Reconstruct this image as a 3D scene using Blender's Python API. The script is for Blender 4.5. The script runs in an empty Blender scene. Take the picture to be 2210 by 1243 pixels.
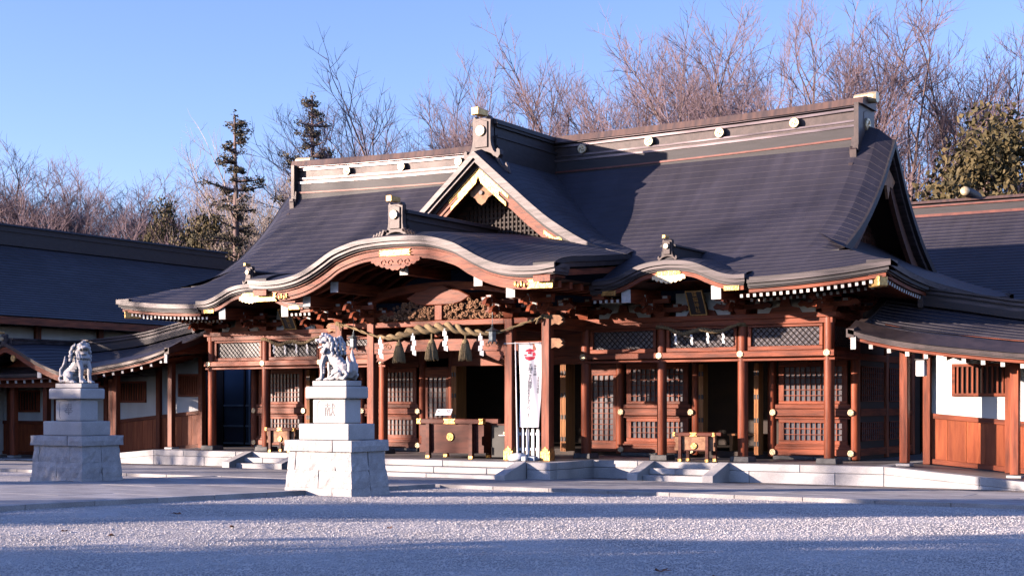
import bpy, bmesh, math, random
import numpy as np
from mathutils import Vector, Matrix, noise as mnoise
random.seed(7)
S = bpy.context.scene
COL = S.collection
rad = math.radians
# ------------------------------------------------------------------ camera
cam = bpy.data.cameras.new('camera')
cam.lens = 50.5; cam.sensor_width = 36.0; cam.shift_y = 0.1121
cam.clip_start = 0.1; cam.clip_end = 2000
cam_o = bpy.data.objects.new('camera', cam)
cam_o.location = (17.65, -27.412, 1.572); cam_o.rotation_euler = (rad(90), 0, 0.55)
COL.objects.link(cam_o); S.camera = cam_o
# ------------------------------------------------------------------ sky and sun
SUN_EL, SUN_AZ = rad(11.0), rad(46.0)          # azimuth measured from the facade normal (-Y) towards -X
W = bpy.data.worlds.new('World'); S.world = W; W.use_nodes = True
wn = W.node_tree.nodes; wl = W.node_tree.links
for n in list(wn): wn.remove(n)
wo = wn.new('ShaderNodeOutputWorld'); bg = wn.new('ShaderNodeBackground'); sky = wn.new('ShaderNodeTexSky')
sky.sky_type = 'NISHITA'; sky.sun_disc = False
sky.sun_elevation = SUN_EL; sky.sun_rotation = math.pi + SUN_AZ
sky.air_density = 1.0; sky.dust_density = 0.25; sky.ozone_density = 2.6; sky.altitude = 100
tint = wn.new('ShaderNodeMixRGB'); tint.blend_type = 'MULTIPLY'; tint.inputs[0].default_value = 1.0
tint.inputs[2].default_value = (0.97, 0.885, 1.2, 1)
wl.new(sky.outputs[0], tint.inputs[1]); wl.new(tint.outputs[0], bg.inputs[0]); wl.new(bg.outputs[0], wo.inputs[0])
bg.inputs[1].default_value = 0.10
sl = bpy.data.lights.new('sun', 'SUN'); sl.energy = 5.0; sl.angle = rad(0.5); sl.color = (1.0, 0.80, 0.66)
so = bpy.data.objects.new('sun', sl)
sdir = Vector((math.sin(SUN_AZ) * math.cos(SUN_EL), math.cos(SUN_AZ) * math.cos(SUN_EL), -math.sin(SUN_EL)))
so.rotation_euler = sdir.to_track_quat('-Z', 'Y').to_euler(); so.location = (-30, -30, 30)
COL.objects.link(so)
S.view_settings.view_transform = 'Standard'; S.view_settings.look = 'None'
S.view_settings.exposure = 1.62; S.view_settings.gamma = 1.0; S.view_settings.use_curve_mapping = False
S.cycles.max_bounces = 8; S.cycles.diffuse_bounces = 0; S.cycles.glossy_bounces = 3; S.cycles.transparent_max_bounces = 8
S.cycles.caustics_reflective = False; S.cycles.caustics_refractive = False
# ------------------------------------------------------------------ materials
def _nodes(name):
    m = bpy.data.materials.new(name); m.use_nodes = True
    nt = m.node_tree; b = nt.nodes['Principled BSDF']
    return m, nt, nt.nodes, nt.links, b
def mat(name, c1, c2=None, rough=0.6, metal=0.0, scale=6.0, stretch=(1, 1, 1), bump=0.0, bscale=None, detail=6.0, spec=0.5, lo=0.35, hi=0.65, coord='Object', speck=None, vary=0.0):
    m, nt, N, L, b = _nodes(name)
    c2 = c2 or tuple(x * 0.75 for x in c1)
    tc = N.new('ShaderNodeTexCoord'); mp = N.new('ShaderNodeMapping'); mp.inputs['Scale'].default_value = stretch
    L.new(tc.outputs[coord], mp.inputs[0])
    ns = N.new('ShaderNodeTexNoise'); ns.inputs['Scale'].default_value = scale; ns.inputs['Detail'].default_value = detail
    L.new(mp.outputs[0], ns.inputs['Vector'])
    cr = N.new('ShaderNodeValToRGB'); cr.color_ramp.elements[0].position = lo; cr.color_ramp.elements[1].position = hi
    cr.color_ramp.elements[0].color = (*c2, 1); cr.color_ramp.elements[1].color = (*c1, 1)
    L.new(ns.outputs['Fac'], cr.inputs[0])
    out = cr.outputs[0]
    if speck:
        n2 = N.new('ShaderNodeTexNoise'); n2.inputs['Scale'].default_value = speck[0]; n2.inputs['Detail'].default_value = 2
        L.new(mp.outputs[0], n2.inputs['Vector'])
        r2 = N.new('ShaderNodeValToRGB'); r2.color_ramp.elements[0].position = 0.38; r2.color_ramp.elements[1].position = 0.62
        r2.color_ramp.elements[0].color = (speck[1],) * 3 + (1,); r2.color_ramp.elements[1].color = (1, 1, 1, 1)
        L.new(n2.outputs['Fac'], r2.inputs[0])
        mx = N.new('ShaderNodeMixRGB'); mx.blend_type = 'MULTIPLY'; mx.inputs[0].default_value = 1
        L.new(out, mx.inputs[1]); L.new(r2.outputs[0], mx.inputs[2]); out = mx.outputs[0]
    if vary:
        oi = N.new('ShaderNodeObjectInfo'); vr = N.new('ShaderNodeMapRange'); vr.inputs[3].default_value = 1 - vary; vr.inputs[4].default_value = 1 + vary * .6
        L.new(oi.outputs['Random'], vr.inputs[0]); mv = N.new('ShaderNodeMixRGB'); mv.blend_type = 'MULTIPLY'; mv.inputs[0].default_value = 1
        L.new(out, mv.inputs[1]); L.new(vr.outputs[0], mv.inputs[2]); out = mv.outputs[0]
    L.new(out, b.inputs['Base Color'])
    b.inputs['Roughness'].default_value = rough; b.inputs['Metallic'].default_value = metal
    b.inputs['Specular IOR Level'].default_value = spec
    if bump:
        nb = N.new('ShaderNodeTexNoise'); nb.inputs['Scale'].default_value = bscale or scale * 4; nb.inputs['Detail'].default_value = 6
        L.new(mp.outputs[0], nb.inputs['Vector'])
        bp = N.new('ShaderNodeBump'); bp.inputs['Strength'].default_value = bump; bp.inputs['Distance'].default_value = 0.02
        L.new(nb.outputs['Fac'], bp.inputs['Height']); L.new(bp.outputs[0], b.inputs['Normal'])
    return m
M = {}
WC1, WC2 = (0.30, 0.072, 0.031), (0.105, 0.026, 0.013)
M['wood_v'] = mat('cypress_wood_upright', WC1, WC2, 0.5, scale=2.2, stretch=(6, 6, 0.6), bump=0.2, bscale=14, spec=0.3, lo=.3, hi=.64, vary=.28)
M['wood_h'] = mat('cypress_wood_level', WC1, WC2, 0.5, scale=3.0, stretch=(0.6, 6, 6), bump=0.2, bscale=14, spec=0.3, lo=.3, hi=.64, vary=.28)
M['wood_d'] = mat('cypress_wood_deep', WC1, WC2, 0.5, scale=3.0, stretch=(6, 0.6, 6), bump=0.15, bscale=14, spec=0.3, vary=.2)
M['wood_pale'] = mat('pale_door_wood', (0.55, 0.24, 0.08), (0.38, 0.14, 0.05), 0.5, scale=3, stretch=(8, 8, 0.5), bump=0.1, spec=0.3)
M['wood_carve'] = mat('weathered_carving_wood', (0.38, 0.20, 0.11), (0.2, 0.095, 0.05), 0.75, scale=9, bump=0.3)
M['wood_red'] = mat('polished_box_wood', (0.13, 0.036, 0.022), (0.06, 0.016, 0.011), 0.5, scale=2.0, stretch=(0.8, 5, 5), bump=0.05, spec=.2)
M['board'] = mat('orange_wainscot_board', (0.42, 0.105, 0.036), (0.26, 0.055, 0.02), 0.45, scale=2.5, stretch=(5, 5, 0.5), bump=0.12, spec=0.3, vary=.22)
M['white_paint'] = mat('white_painted_end', (0.62, 0.60, 0.58), (0.48, 0.46, 0.45), 0.6, scale=12)
M['plaster'] = mat('white_plaster', (0.80, 0.80, 0.80), (0.62, 0.61, 0.61), 0.85, lo=.25, hi=.6, scale=0.9, stretch=(1.6, 1.6, .5), bump=0.05, bscale=60)
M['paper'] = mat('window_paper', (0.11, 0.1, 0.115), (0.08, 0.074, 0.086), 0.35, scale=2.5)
M['wood_gable'] = mat('shade_brown_gable_wood', (0.10, 0.04, 0.026), (0.055, 0.022, 0.015), 0.7, scale=5, stretch=(1, 3, 3))  # dark bargeboard brown; also paints the shade of the recessed gables
M['dark'] = mat('shade_dark_wood', (0.03, 0.016, 0.011), (0.018, 0.01, 0.008), 0.7, scale=4)  # blackish lattice wood; also carries painted shade for soffits, room and gable lattice
M['gold'] = mat('gilded_metal', (0.60, 0.38, 0.13), (0.26, 0.15, 0.05), 0.42, 0.7, scale=14, bump=0.5, bscale=26)
M['gold_old'] = mat('aged_gilded_metal', (0.62, 0.42, 0.16), (0.36, 0.22, 0.09), 0.45, 0.7, scale=18, bump=0.5, bscale=40)
M['crest'] = mat('pale_gilt_crest', (0.66, 0.56, 0.38), (0.46, 0.35, 0.2), 0.4, 0.45, scale=20, bump=0.2)
M['iron'] = mat('dark_iron_fitting', (0.05, 0.045, 0.045), (0.03, 0.027, 0.027), 0.45, 0.6, scale=18)
M['bronze'] = mat('patinated_lantern_bronze', (0.20, 0.24, 0.25), (0.10, 0.12, 0.14), 0.5, 0.4, scale=14, bump=0.2)
M['granite'] = mat('grey_granite', (0.56, 0.54, 0.54), (0.36, 0.345, 0.35), 0.75, lo=.28, hi=.6, scale=1.7, bump=0.12, bscale=60, speck=(130, 0.72), vary=.1)
M['granite_rough'] = mat('rough_split_granite', (0.54, 0.52, 0.53), (0.43, 0.41, 0.42), 0.85, scale=8.0, bump=0.9, bscale=14, speck=(90, 0.7), vary=.1)
M['granite_dark'] = mat('dark_base_granite', (0.10, 0.10, 0.105), (0.06, 0.06, 0.065), 0.7, scale=9, bump=0.1, speck=(120, 0.7))
M['floor_stone'] = mat('worn_floor_stone', (0.26, 0.235, 0.23), (0.19, 0.17, 0.17), 0.55, scale=3.0, bump=0.06, speck=(110, 0.8))
M['paving'] = mat('worn_granite_paving', (0.42, 0.40, 0.40), (0.28, 0.265, 0.27), 0.8, scale=1.8, bump=0.15, bscale=40, speck=(70, 0.75), vary=.12)
M['statue'] = mat('carved_pale_granite', (0.60, 0.58, 0.58), (0.42, 0.40, 0.42), 0.75, scale=10, bump=0.25, bscale=60, speck=(120, 0.8))
M['engrave'] = mat('engraved_granite_groove', (0.32, 0.30, 0.31), (0.22, 0.21, 0.22), 0.9, scale=20)
M['straw'] = mat('rice_straw_rope', (0.36, 0.26, 0.145), (0.2, 0.14, 0.075), 0.9, scale=30, stretch=(1, 4, 4), bump=0.6, bscale=60)
M['straw_old'] = mat('greyed_rice_straw', (0.36, 0.27, 0.15), (0.18, 0.13, 0.07), 0.9, scale=16, stretch=(8, 8, 0.6), bump=0.8, bscale=22)
M['shide'] = mat('white_folded_paper', (0.86, 0.86, 0.87), (0.8, 0.8, 0.82), 0.7, scale=4)
M['cloth'] = mat('white_banner_cloth', (0.84, 0.82, 0.86), (0.78, 0.76, 0.82), 0.75, scale=2)
M['red_print'] = mat('red_banner_print', (0.62, 0.03, 0.07), (0.5, 0.02, 0.05), 0.7, scale=8)
M['ink'] = mat('black_ink', (0.02, 0.02, 0.025), (0.012, 0.012, 0.014), 0.6, scale=8)
M['white_plastic'] = mat('white_plastic', (0.82, 0.82, 0.84), (0.75, 0.75, 0.78), 0.4, scale=3)
M['grey_plastic'] = mat('grey_blue_plastic', (0.34, 0.40, 0.5), (0.26, 0.31, 0.4), 0.5, scale=4)
M['lacquer'] = mat('black_lacquer', (0.012, 0.012, 0.012), (0.008, 0.008, 0.008), 0.3, scale=5)
M['copper_cap'] = mat('rusty_ridge_copper', (0.12, 0.068, 0.055), (0.055, 0.037, 0.038), 0.55, 0.2, scale=2.2, stretch=(4, 1, 0.5), bump=0.1)
M['copper_bright'] = mat('bright_ridge_copper', (0.20, 0.16, 0.165), (0.07, 0.058, 0.062), 0.33, 0.85, scale=2.2, stretch=(0.5, 2, 9), bump=0.08)
M['copper_edge'] = mat('weathered_edge_copper', (0.085, 0.068, 0.073), (0.026, 0.021, 0.024), 0.46, 0.25, scale=2.2, stretch=(0.5, 2, 9), bump=0.08)
M['copper_dark'] = mat('dark_sheet_copper', (0.026, 0.022, 0.027), (0.016, 0.014, 0.017), 0.62, 0.05, scale=3, stretch=(0.6, 2, 5), bump=0.05)
M['copper_brown'] = mat('brown_sheet_copper', (0.062, 0.043, 0.042), (0.036, 0.026, 0.026), 0.5, 0.25, scale=5, bump=0.08)
M['red_strip'] = mat('red_copper_strip', (0.16, 0.05, 0.036), (0.1, 0.03, 0.025), 0.5, 0.2, scale=5)
def roof_mat(name, c1, c2, line):
    m, nt, N, L, b = _nodes(name)
    uv = N.new('ShaderNodeUVMap'); tc = N.new('ShaderNodeTexCoord')
    br = N.new('ShaderNodeTexBrick'); br.inputs['Scale'].default_value = 1.0
    br.inputs['Brick Width'].default_value = 0.62; br.inputs['Row Height'].default_value = 0.2
    br.inputs['Mortar Size'].default_value = 0.004; br.inputs['Bias'].default_value = 0.0
    br.inputs['Color1'].default_value = (*c1, 1); br.inputs['Color2'].default_value = (*c2, 1); br.inputs['Mortar'].default_value = (*line, 1)
    L.new(uv.outputs[0], br.inputs['Vector'])
    ns = N.new('ShaderNodeTexNoise'); ns.inputs['Scale'].default_value = 0.55; ns.inputs['Detail'].default_value = 8; ns.inputs['Roughness'].default_value = 0.65
    L.new(tc.outputs['Object'], ns.inputs['Vector'])
    mp = N.new('ShaderNodeMapRange'); mp.inputs[1].default_value = 0.3; mp.inputs[2].default_value = 0.7; mp.inputs[3].default_value = 0.7; mp.inputs[4].default_value = 1.25
    L.new(ns.outputs['Fac'], mp.inputs[0])
    mx = N.new('ShaderNodeMixRGB'); mx.blend_type = 'MULTIPLY'; mx.inputs[0].default_value = 1
    L.new(br.outputs['Color'], mx.inputs[1]); L.new(mp.outputs[0], mx.inputs[2]); L.new(mx.outputs[0], b.inputs['Base Color'])
    mp2 = N.new('ShaderNodeMapping'); mp2.inputs['Scale'].default_value = (5.0, 0.35, 1); L.new(uv.outputs[0], mp2.inputs[0])
    n3 = N.new('ShaderNodeTexNoise'); n3.inputs['Scale'].default_value = 1.0; n3.inputs['Detail'].default_value = 7; L.new(mp2.outputs[0], n3.inputs['Vector'])
    mr = N.new('ShaderNodeMapRange'); mr.inputs[1].default_value = 0.35; mr.inputs[2].default_value = 0.7; mr.inputs[3].default_value = 0.88; mr.inputs[4].default_value = 1.14
    L.new(n3.outputs['Fac'], mr.inputs[0])
    m3 = N.new('ShaderNodeMixRGB'); m3.blend_type = 'MULTIPLY'; m3.inputs[0].default_value = 1; L.new(mx.outputs[0], m3.inputs[1]); L.new(mr.outputs[0], m3.inputs[2]); L.new(m3.outputs[0], b.inputs['Base Color'])
    rr = N.new('ShaderNodeMapRange'); rr.inputs[3].default_value = 0.52; rr.inputs[4].default_value = 0.72; L.new(n3.outputs['Fac'], rr.inputs[0]); L.new(rr.outputs[0], b.inputs['Roughness'])
    b.inputs['Metallic'].default_value = 0.12; b.inputs['Specular IOR Level'].default_value = 0.4
    bp = N.new('ShaderNodeBump'); bp.inputs['Strength'].default_value = 0.22; bp.inputs['Distance'].default_value = 0.01
    n2 = N.new('ShaderNodeTexNoise'); n2.inputs['Scale'].default_value = 3.0; n2.inputs['Detail'].default_value = 6; L.new(tc.outputs['Object'], n2.inputs['Vector'])
    ad = N.new('ShaderNodeMath'); ad.operation = 'SUBTRACT'; L.new(n2.outputs['Fac'], ad.inputs[0]); ad.inputs[1].default_value = 0.0
    L.new(ad.outputs[0], bp.inputs['Height']); L.new(bp.outputs[0], b.inputs['Normal'])
    return m
M['roof'] = roof_mat('copper_shingle_roof', (0.036, 0.033, 0.047), (0.031, 0.0285, 0.041), (0.042, 0.035, 0.043))
M['roof_dk'] = roof_mat('copper_shingle_roof_aged', (0.044, 0.044, 0.06), (0.033, 0.033, 0.046), (0.014, 0.014, 0.018))
def gravel_mat():
    m, nt, N, L, b = _nodes('pale_gravel')
    tc = N.new('ShaderNodeTexCoord')
    v = N.new('ShaderNodeTexVoronoi'); v.inputs['Scale'].default_value = 55; L.new(tc.outputs['Object'], v.inputs['Vector'])
    cr = N.new('ShaderNodeValToRGB'); e = cr.color_ramp.elements
    e[0].position = 0.0; e[0].color = (0.34, 0.315, 0.31, 1); e[1].position = 1.0; e[1].color = (0.56, 0.525, 0.52, 1)
    sp = N.new('ShaderNodeSeparateColor'); L.new(v.outputs['Color'], sp.inputs[0]); L.new(sp.outputs[0], cr.inputs[0])
    ns = N.new('ShaderNodeTexNoise'); ns.inputs['Scale'].default_value = 0.7; ns.inputs['Detail'].default_value = 8; L.new(tc.outputs['Object'], ns.inputs['Vector'])
    mp = N.new('ShaderNodeMapRange'); mp.inputs[1].default_value = 0.3; mp.inputs[2].default_value = 0.7; mp.inputs[3].default_value = 0.68; mp.inputs[4].default_value = 1.15
    L.new(ns.outputs['Fac'], mp.inputs[0])
    mx = N.new('ShaderNodeMixRGB'); mx.blend_type = 'MULTIPLY'; mx.inputs[0].default_value = 1
    L.new(cr.outputs[0], mx.inputs[1]); L.new(mp.outputs[0], mx.inputs[2]); L.new(mx.outputs[0], b.inputs['Base Color'])
    b.inputs['Roughness'].default_value = 0.95; b.inputs['Specular IOR Level'].default_value = 0.2
    bp = N.new('ShaderNodeBump'); bp.inputs['Strength'].default_value = 0.6; bp.inputs['Distance'].default_value = 0.02; bp.invert = True
    n4 = N.new('ShaderNodeTexNoise'); n4.inputs['Scale'].default_value = 2.6; n4.inputs['Detail'].default_value = 4; L.new(tc.outputs['Object'], n4.inputs['Vector'])
    n4m = N.new('ShaderNodeMath'); n4m.operation = 'MULTIPLY_ADD'; n4m.inputs[1].default_value = -3.0; L.new(n4.outputs['Fac'], n4m.inputs[0]); L.new(v.outputs['Distance'], n4m.inputs[2]); L.new(n4m.outputs[0], bp.inputs['Height']); L.new(bp.outputs[0], b.inputs['Normal'])
    return m
M['gravel'] = gravel_mat()
M['pebble'] = mat('pale_pebble', (0.58, 0.545, 0.54), (0.44, 0.41, 0.405), 0.9, scale=5, spec=0.2)
M['pebble_dk'] = mat('brown_gutter_pebble', (0.34, 0.29, 0.26), (0.17, 0.145, 0.13), 0.9, scale=14, bump=0.8, bscale=30, spec=0.2)
M['bark'] = mat('zelkova_bark', (0.19, 0.13, 0.12), (0.11, 0.075, 0.072), 0.9, scale=2, stretch=(1, 1, 0.3), bump=0.4)
M['bark_pale'] = mat('pale_bark', (0.42, 0.35, 0.31), (0.28, 0.22, 0.2), 0.9, scale=2, stretch=(1, 1, 0.3), bump=0.4)
M['twig'] = mat('winter_twig', (0.20, 0.138, 0.155), (0.125, 0.085, 0.1), 0.9, scale=0.6)
M['leaf_dk'] = mat('dark_conifer_needle', (0.12, 0.10, 0.065), (0.06, 0.055, 0.038), 0.8, scale=1.2, spec=0.2)
M['leaf_ol'] = mat('olive_evergreen_leaf', (0.12, 0.09, 0.04), (0.05, 0.045, 0.022), 0.7, scale=0.9, spec=0.25)
M['leaf_br'] = mat('bronzed_evergreen_leaf', (0.17, 0.11, 0.055), (0.085, 0.06, 0.03), 0.7, scale=0.9, spec=0.25)
M['dead_leaf'] = mat('dry_brown_leaf', (0.26, 0.11, 0.06), (0.12, 0.055, 0.035), 0.8, scale=30)
# ------------------------------------------------------------------ mesh builder
class MB:
    def __init__(s): s.v = []; s.f = []; s.mi = []; s.uv = {}; s.cur = 0
    def face(s, idx, uv=None):
        s.f.append(tuple(idx)); s.mi.append(s.cur)
        if uv: s.uv[len(s.f) - 1] = uv
    def add(s, pts): i = len(s.v); s.v.extend(tuple(p) for p in pts); return i
    def box(s, cx, cy, cz, sx, sy, sz, rz=0.0, tz=None):
        hx, hy, hz = sx / 2, sy / 2, sz / 2; t = 1.0 if tz is None else tz
        P = []
        for z, k in ((-hz, 1.0), (hz, t)):
            for x, y in ((-hx, -hy), (hx, -hy), (hx, hy), (-hx, hy)):
                x *= k; y *= k
                P.append((cx + x * math.cos(rz) - y * math.sin(rz), cy + x * math.sin(rz) + y * math.cos(rz), cz + z))
        i = s.add(P)
        for q in ((3, 2, 1, 0), (4, 5, 6, 7), (0, 1, 5, 4), (1, 2, 6, 5), (2, 3, 7, 6), (3, 0, 4, 7)): s.face([i + k for k in q])
        return s
    def bx(s, x0, x1, y0, y1, z0, z1):
        return s.box((x0 + x1) / 2, (y0 + y1) / 2, (z0 + z1) / 2, abs(x1 - x0), abs(y1 - y0), abs(z1 - z0))
    def rings(s, R, caps=True, closed=False, flip=False):
        n = len(R[0]); base = [s.add(r) for r in R]
        m = len(R); rng = range(m if closed else m - 1)
        for a in rng:
            b = (a + 1) % m
            for k in range(n):
                k2 = (k + 1) % n
                q = [base[a] + k, base[a] + k2, base[b] + k2, base[b] + k]
                s.face(q[::-1] if flip else q)
        if caps and not closed:
            a = [base[0] + k for k in range(n)]; b = [base[-1] + k for k in range(n)]
            s.face(a if flip else a[::-1]); s.face(b[::-1] if flip else b)
        return s
    def tube(s, P, r, n=6, caps=True):
        P = [Vector(p) for p in P]; rs = r if isinstance(r, (list, tuple)) else [r] * len(P)
        R = []; up = None
        for i, p in enumerate(P):
            t = (P[min(i + 1, len(P) - 1)] - P[max(i - 1, 0)]).normalized()
            if up is None:
                up = Vector((0, 0, 1)) if abs(t.z) < 0.9 else Vector((1, 0, 0))
            x = t.cross(up)
            if x.length < 1e-5: x = t.cross(Vector((0.3, 1, 0.2)))
            x.normalize(); y = x.cross(t).normalized(); up = y
            R.append([p + (x * math.cos(6.28318 * k / n) + y * math.sin(6.28318 * k / n)) * rs[i] for k in range(n)])
        return s.rings(R, caps)
    def cyl(s, p0, p1, r0, r1=None, n=12): return s.tube([p0, p1], [r0, r0 if r1 is None else r1], n)
    def lathe(s, prof, c, n=16, axis='z'):
        R = []
        for r, h in prof:
            ring = []
            for k in range(n):
                a = 6.28318 * k / n; u, w = r * math.cos(a), r * math.sin(a)
                ring.append({'z': (c[0] + u, c[1] + w, c[2] + h), 'y': (c[0] + u, c[1] + h, c[2] - w), 'x': (c[0] + h, c[1] + u, c[2] + w)}[axis])
            R.append(ring)
        return s.rings(R, True)
    def prism(s, poly, f0, f1):
        """poly: 2-D outline; f0, f1 map (u, v) to the two end points"""
        return s.rings([[f0(u, v) for u, v in poly], [f1(u, v) for u, v in poly]], True)
    def xz(s, poly, y0, y1, ox=0, oz=0, sx=1, sc=1):
        s.prism(poly, lambda u, v: (ox + sx * sc * u, y0, oz + sc * v), lambda u, v: (ox + sx * sc * u, y1, oz + sc * v)); return s
    def yz(s, poly, x0, x1, oy=0, oz=0, sy=1, sc=1):
        s.prism(poly, lambda u, v: (x0, oy + sy * sc * u, oz + sc * v), lambda u, v: (x1, oy + sy * sc * u, oz + sc * v)); return s
    def grid(s, G, uv=None):
        n = len(G[0]); b = [s.add(r) for r in G]
        for i in range(len(G) - 1):
            for j in range(n - 1):
                q = [b[i] + j, b[i] + j + 1, b[i + 1] + j + 1, b[i + 1] + j]
                s.face(q, None if uv is None else [uv[i][j], uv[i][j + 1], uv[i + 1][j + 1], uv[i + 1][j]])
        return s
    def mesh(s, name, mats, smooth=False, fix=True):
        me = bpy.data.meshes.new(name); me.from_pydata(s.v, [], s.f); 
        for m in (mats if isinstance(mats, (list, tuple)) else [mats]): me.materials.append(M[m] if isinstance(m, str) else m)
        me.polygons.foreach_set('material_index', s.mi)
        if s.uv:
            ul = me.uv_layers.new(name='UVMap')
            for p in me.polygons:
                u = s.uv.get(p.index)
                if u:
                    for li, c in zip(p.loop_indices, u): ul.data[li].uv = c
        me.update()
        if fix:
            bm = bmesh.new(); bm.from_mesh(me); bmesh.ops.recalc_face_normals(bm, faces=bm.faces); bm.to_mesh(me); bm.free()
        if smooth: me.polygons.foreach_set('use_smooth', [True] * len(me.polygons))
        return me
    def build(s, name, mats, parent=None, smooth=False, fix=True, loc=None, kind=None):
        return put(name, s.mesh(name, mats, smooth, fix), parent, loc, kind)
def put(name, me, parent=None, loc=None, kind=None, rz=0.0, scale=None):
    o = bpy.data.objects.new(name, me); COL.objects.link(o)
    if parent: o.parent = parent
    if loc: o.location = loc
    if rz: o.rotation_euler = (0, 0, rz)
    if scale: o.scale = scale
    if kind: o['kind'] = kind
    return o
def thing(name, label, cat, loc=(0, 0, 0), group=None, rz=0.0):
    o = bpy.data.objects.new(name, None); COL.objects.link(o); o.location = loc; o.rotation_euler = (0, 0, rz)
    o.empty_display_size = 0.2
    return tag(o, label, cat, group)
def tag(o, label, cat, group=None):
    o['label'] = label; o['category'] = cat
    if group: o['group'] = group
    return o
def copy_tree(o, parent=None):
    c = o.copy(); COL.objects.link(c); c.parent = parent
    for ch in list(o.children): copy_tree(ch, c)
    return c
def struct(o): o['kind'] = 'structure'; return o
def bevelled(me, w=0.01, seg=1):
    bm = bmesh.new(); bm.from_mesh(me)
    bmesh.ops.bevel(bm, geom=bm.edges[:] , offset=w, segments=seg, profile=0.6, affect='EDGES', clamp_overlap=True)
    bm.to_mesh(me); bm.free(); return me
def text_mesh(s, size, depth, name='lettering'):
    c = bpy.data.curves.new('lettering', 'FONT'); c.body = s; c.size = size; c.extrude = depth; c.align_x = 'CENTER'; c.align_y = 'CENTER'; c.resolution_u = 2
    o = bpy.data.objects.new('lettering_tmp', c); COL.objects.link(o)
    dg = bpy.context.evaluated_depsgraph_get(); me = bpy.data.meshes.new_from_object(o.evaluated_get(dg))
    bpy.data.objects.remove(o); bpy.data.curves.remove(c); me.name = name; me.materials.clear(); return me
def lerp(a, b, t): return a + (b - a) * t
def cr_interp(xs, ys):
    xs = np.array(xs, float); ys = np.array(ys, float)
    m = np.gradient(ys, xs)
    def f(x):
        x = float(min(max(x, xs[0]), xs[-1])); i = int(min(max(np.searchsorted(xs, x) - 1, 0), len(xs) - 2))
        h = xs[i + 1] - xs[i]; t = (x - xs[i]) / h
        return float((2*t**3-3*t**2+1)*ys[i] + (t**3-2*t**2+t)*h*m[i] + (-2*t**3+3*t**2)*ys[i+1] + (t**3-t**2)*h*m[i+1])
    return f
def frange(a, b, n): return [a + (b - a) * i / (n - 1) for i in range(n)]
P = 0.375                       # platform height
B = 1.818                       # bay
def gz(y):                      # gravel level: nearly flat, rising a little towards the viewer
    return 0.0 if y > -4 else min(0.22, 0.02 * (-4 - y))
# ================================================================== worship hall
hall = thing('worship_hall', 'large timber shrine hall with sweeping dark copper roof and curved front gables', 'shrine hall', (0, 0, 0))
EY, EX, RY, VX = -1.66, 9.9, 3.3, 8.5
prof = cr_interp([0, .82, 1.42, 2.16, 3.0, 3.41, 4.0, 4.32, 4.62, 4.96], [3.95, 4.33, 4.62, 5.04, 5.58, 5.92, 6.48, 6.84, 7.22, 7.62])
def lift(a, half, d): return 0.22 * max(0.0, (a - (half - 3.9)) / 3.9) ** 2.5 * max(0.0, 1 - d / 2.2)
def dip(x, d): return (0.12 + .012 * d * d) * max(0.0, (abs(x) - 7.75) / 0.75) ** 2 * min(1.0, max(0.0, (d - 1.1) / 0.5))
def front(x, d): return (x, EY + d, prof(d) + lift(abs(x), EX, d) - dip(x, d))
def back(x, d): return (x, 2 * RY - EY - d, prof(d) + lift(abs(x), EX, d) - dip(x, d))
K2 = cr_interp([0, .4, .62, .85, 1.1, 1.38, 1.65], [4.37, 4.335, 4.285, 4.19, 4.085, 4.02, 4.02])
KX = 5.45
def k2_lim(z):
    if z < 4.03: return 1.6
    a = 1.6
    while a > 0 and K2(a) < z: a -= 0.02
    return max(a, 0.0)
# course boundaries at equal slope length
dd = np.linspace(0, 4.96, 400); zz = np.array([prof(d) for d in dd])
sl_len = np.concatenate([[0], np.cumsum(np.hypot(np.diff(dd), np.diff(zz)))])
NC = 30
DC = [float(np.interp(sl_len[-1] * i / NC, sl_len, dd)) for i in range(NC + 1)]
STEP = 0.004
def course(mb, fn, a0, a1, b0, b1, d0, d1, row, seg, jit=0.0):
    n = max(2, int(abs(a1 - a0) / seg) + 2)
    A = frange(a0, a1, n); Bx = frange(b0, b1, n)
    l0 = [fn(a, d0) for a in A]; l1 = [(p[0], p[1], p[2] + STEP) for p in l0]; l2 = [fn(b, d1) for b in Bx]
    v = row * 0.2
    mb.grid([l0, l1, l2], [[(a, v) for a in A], [(a, v + 0.002) for a in A], [(b, v + 0.2) for b in Bx]])
rf = MB()
for i in range(NC):
    d0, d1 = DC[i], DC[i + 1]
    la = EX - d0 if d0 < 1.4 else VX; lb = EX - d1 if d0 < 1.4 else VX
    cuts = []
    if d1 < 1.42: cuts = [3.8]
    k = k2_lim(prof(d0) + 0.03)
    for sgn in (-1, 1):
        ivs = [(3.8 if cuts else 0.0, None)]
        if k > 0.05 and d0 < 0.95:
            ivs = ([(3.8, KX - k)] if KX - k > 3.82 else []) + [(KX + k, None)] if cuts else [(0.0, KX - k), (KX + k, None)]
        for a, b in ivs:
            course(rf, front, sgn * a, sgn * (b if b else la), sgn * a, sgn * (b if b else lb), d0, d1, i, 0.35)
    for sgn in (-1, 1):
        course(rf, back, 0, sgn * la, 0, sgn * lb, d0, d1, i, 0.9)
        if d0 < 2.45:
            fn = lambda y, d, sgn=sgn: (sgn * (EX - d), y, prof(d) + lift(abs(y - RY), 4.96, d))
            course(rf, fn, EY + d0, 2 * RY - EY - d0, EY + d1, 2 * RY - EY - d1, d0, d1, i, 0.4)
main_roof = rf.build('main_roof', 'roof', hall, fix=False)
main_roof['label'] = 'broad dark copper hip and gable roof laid in fine courses'
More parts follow.
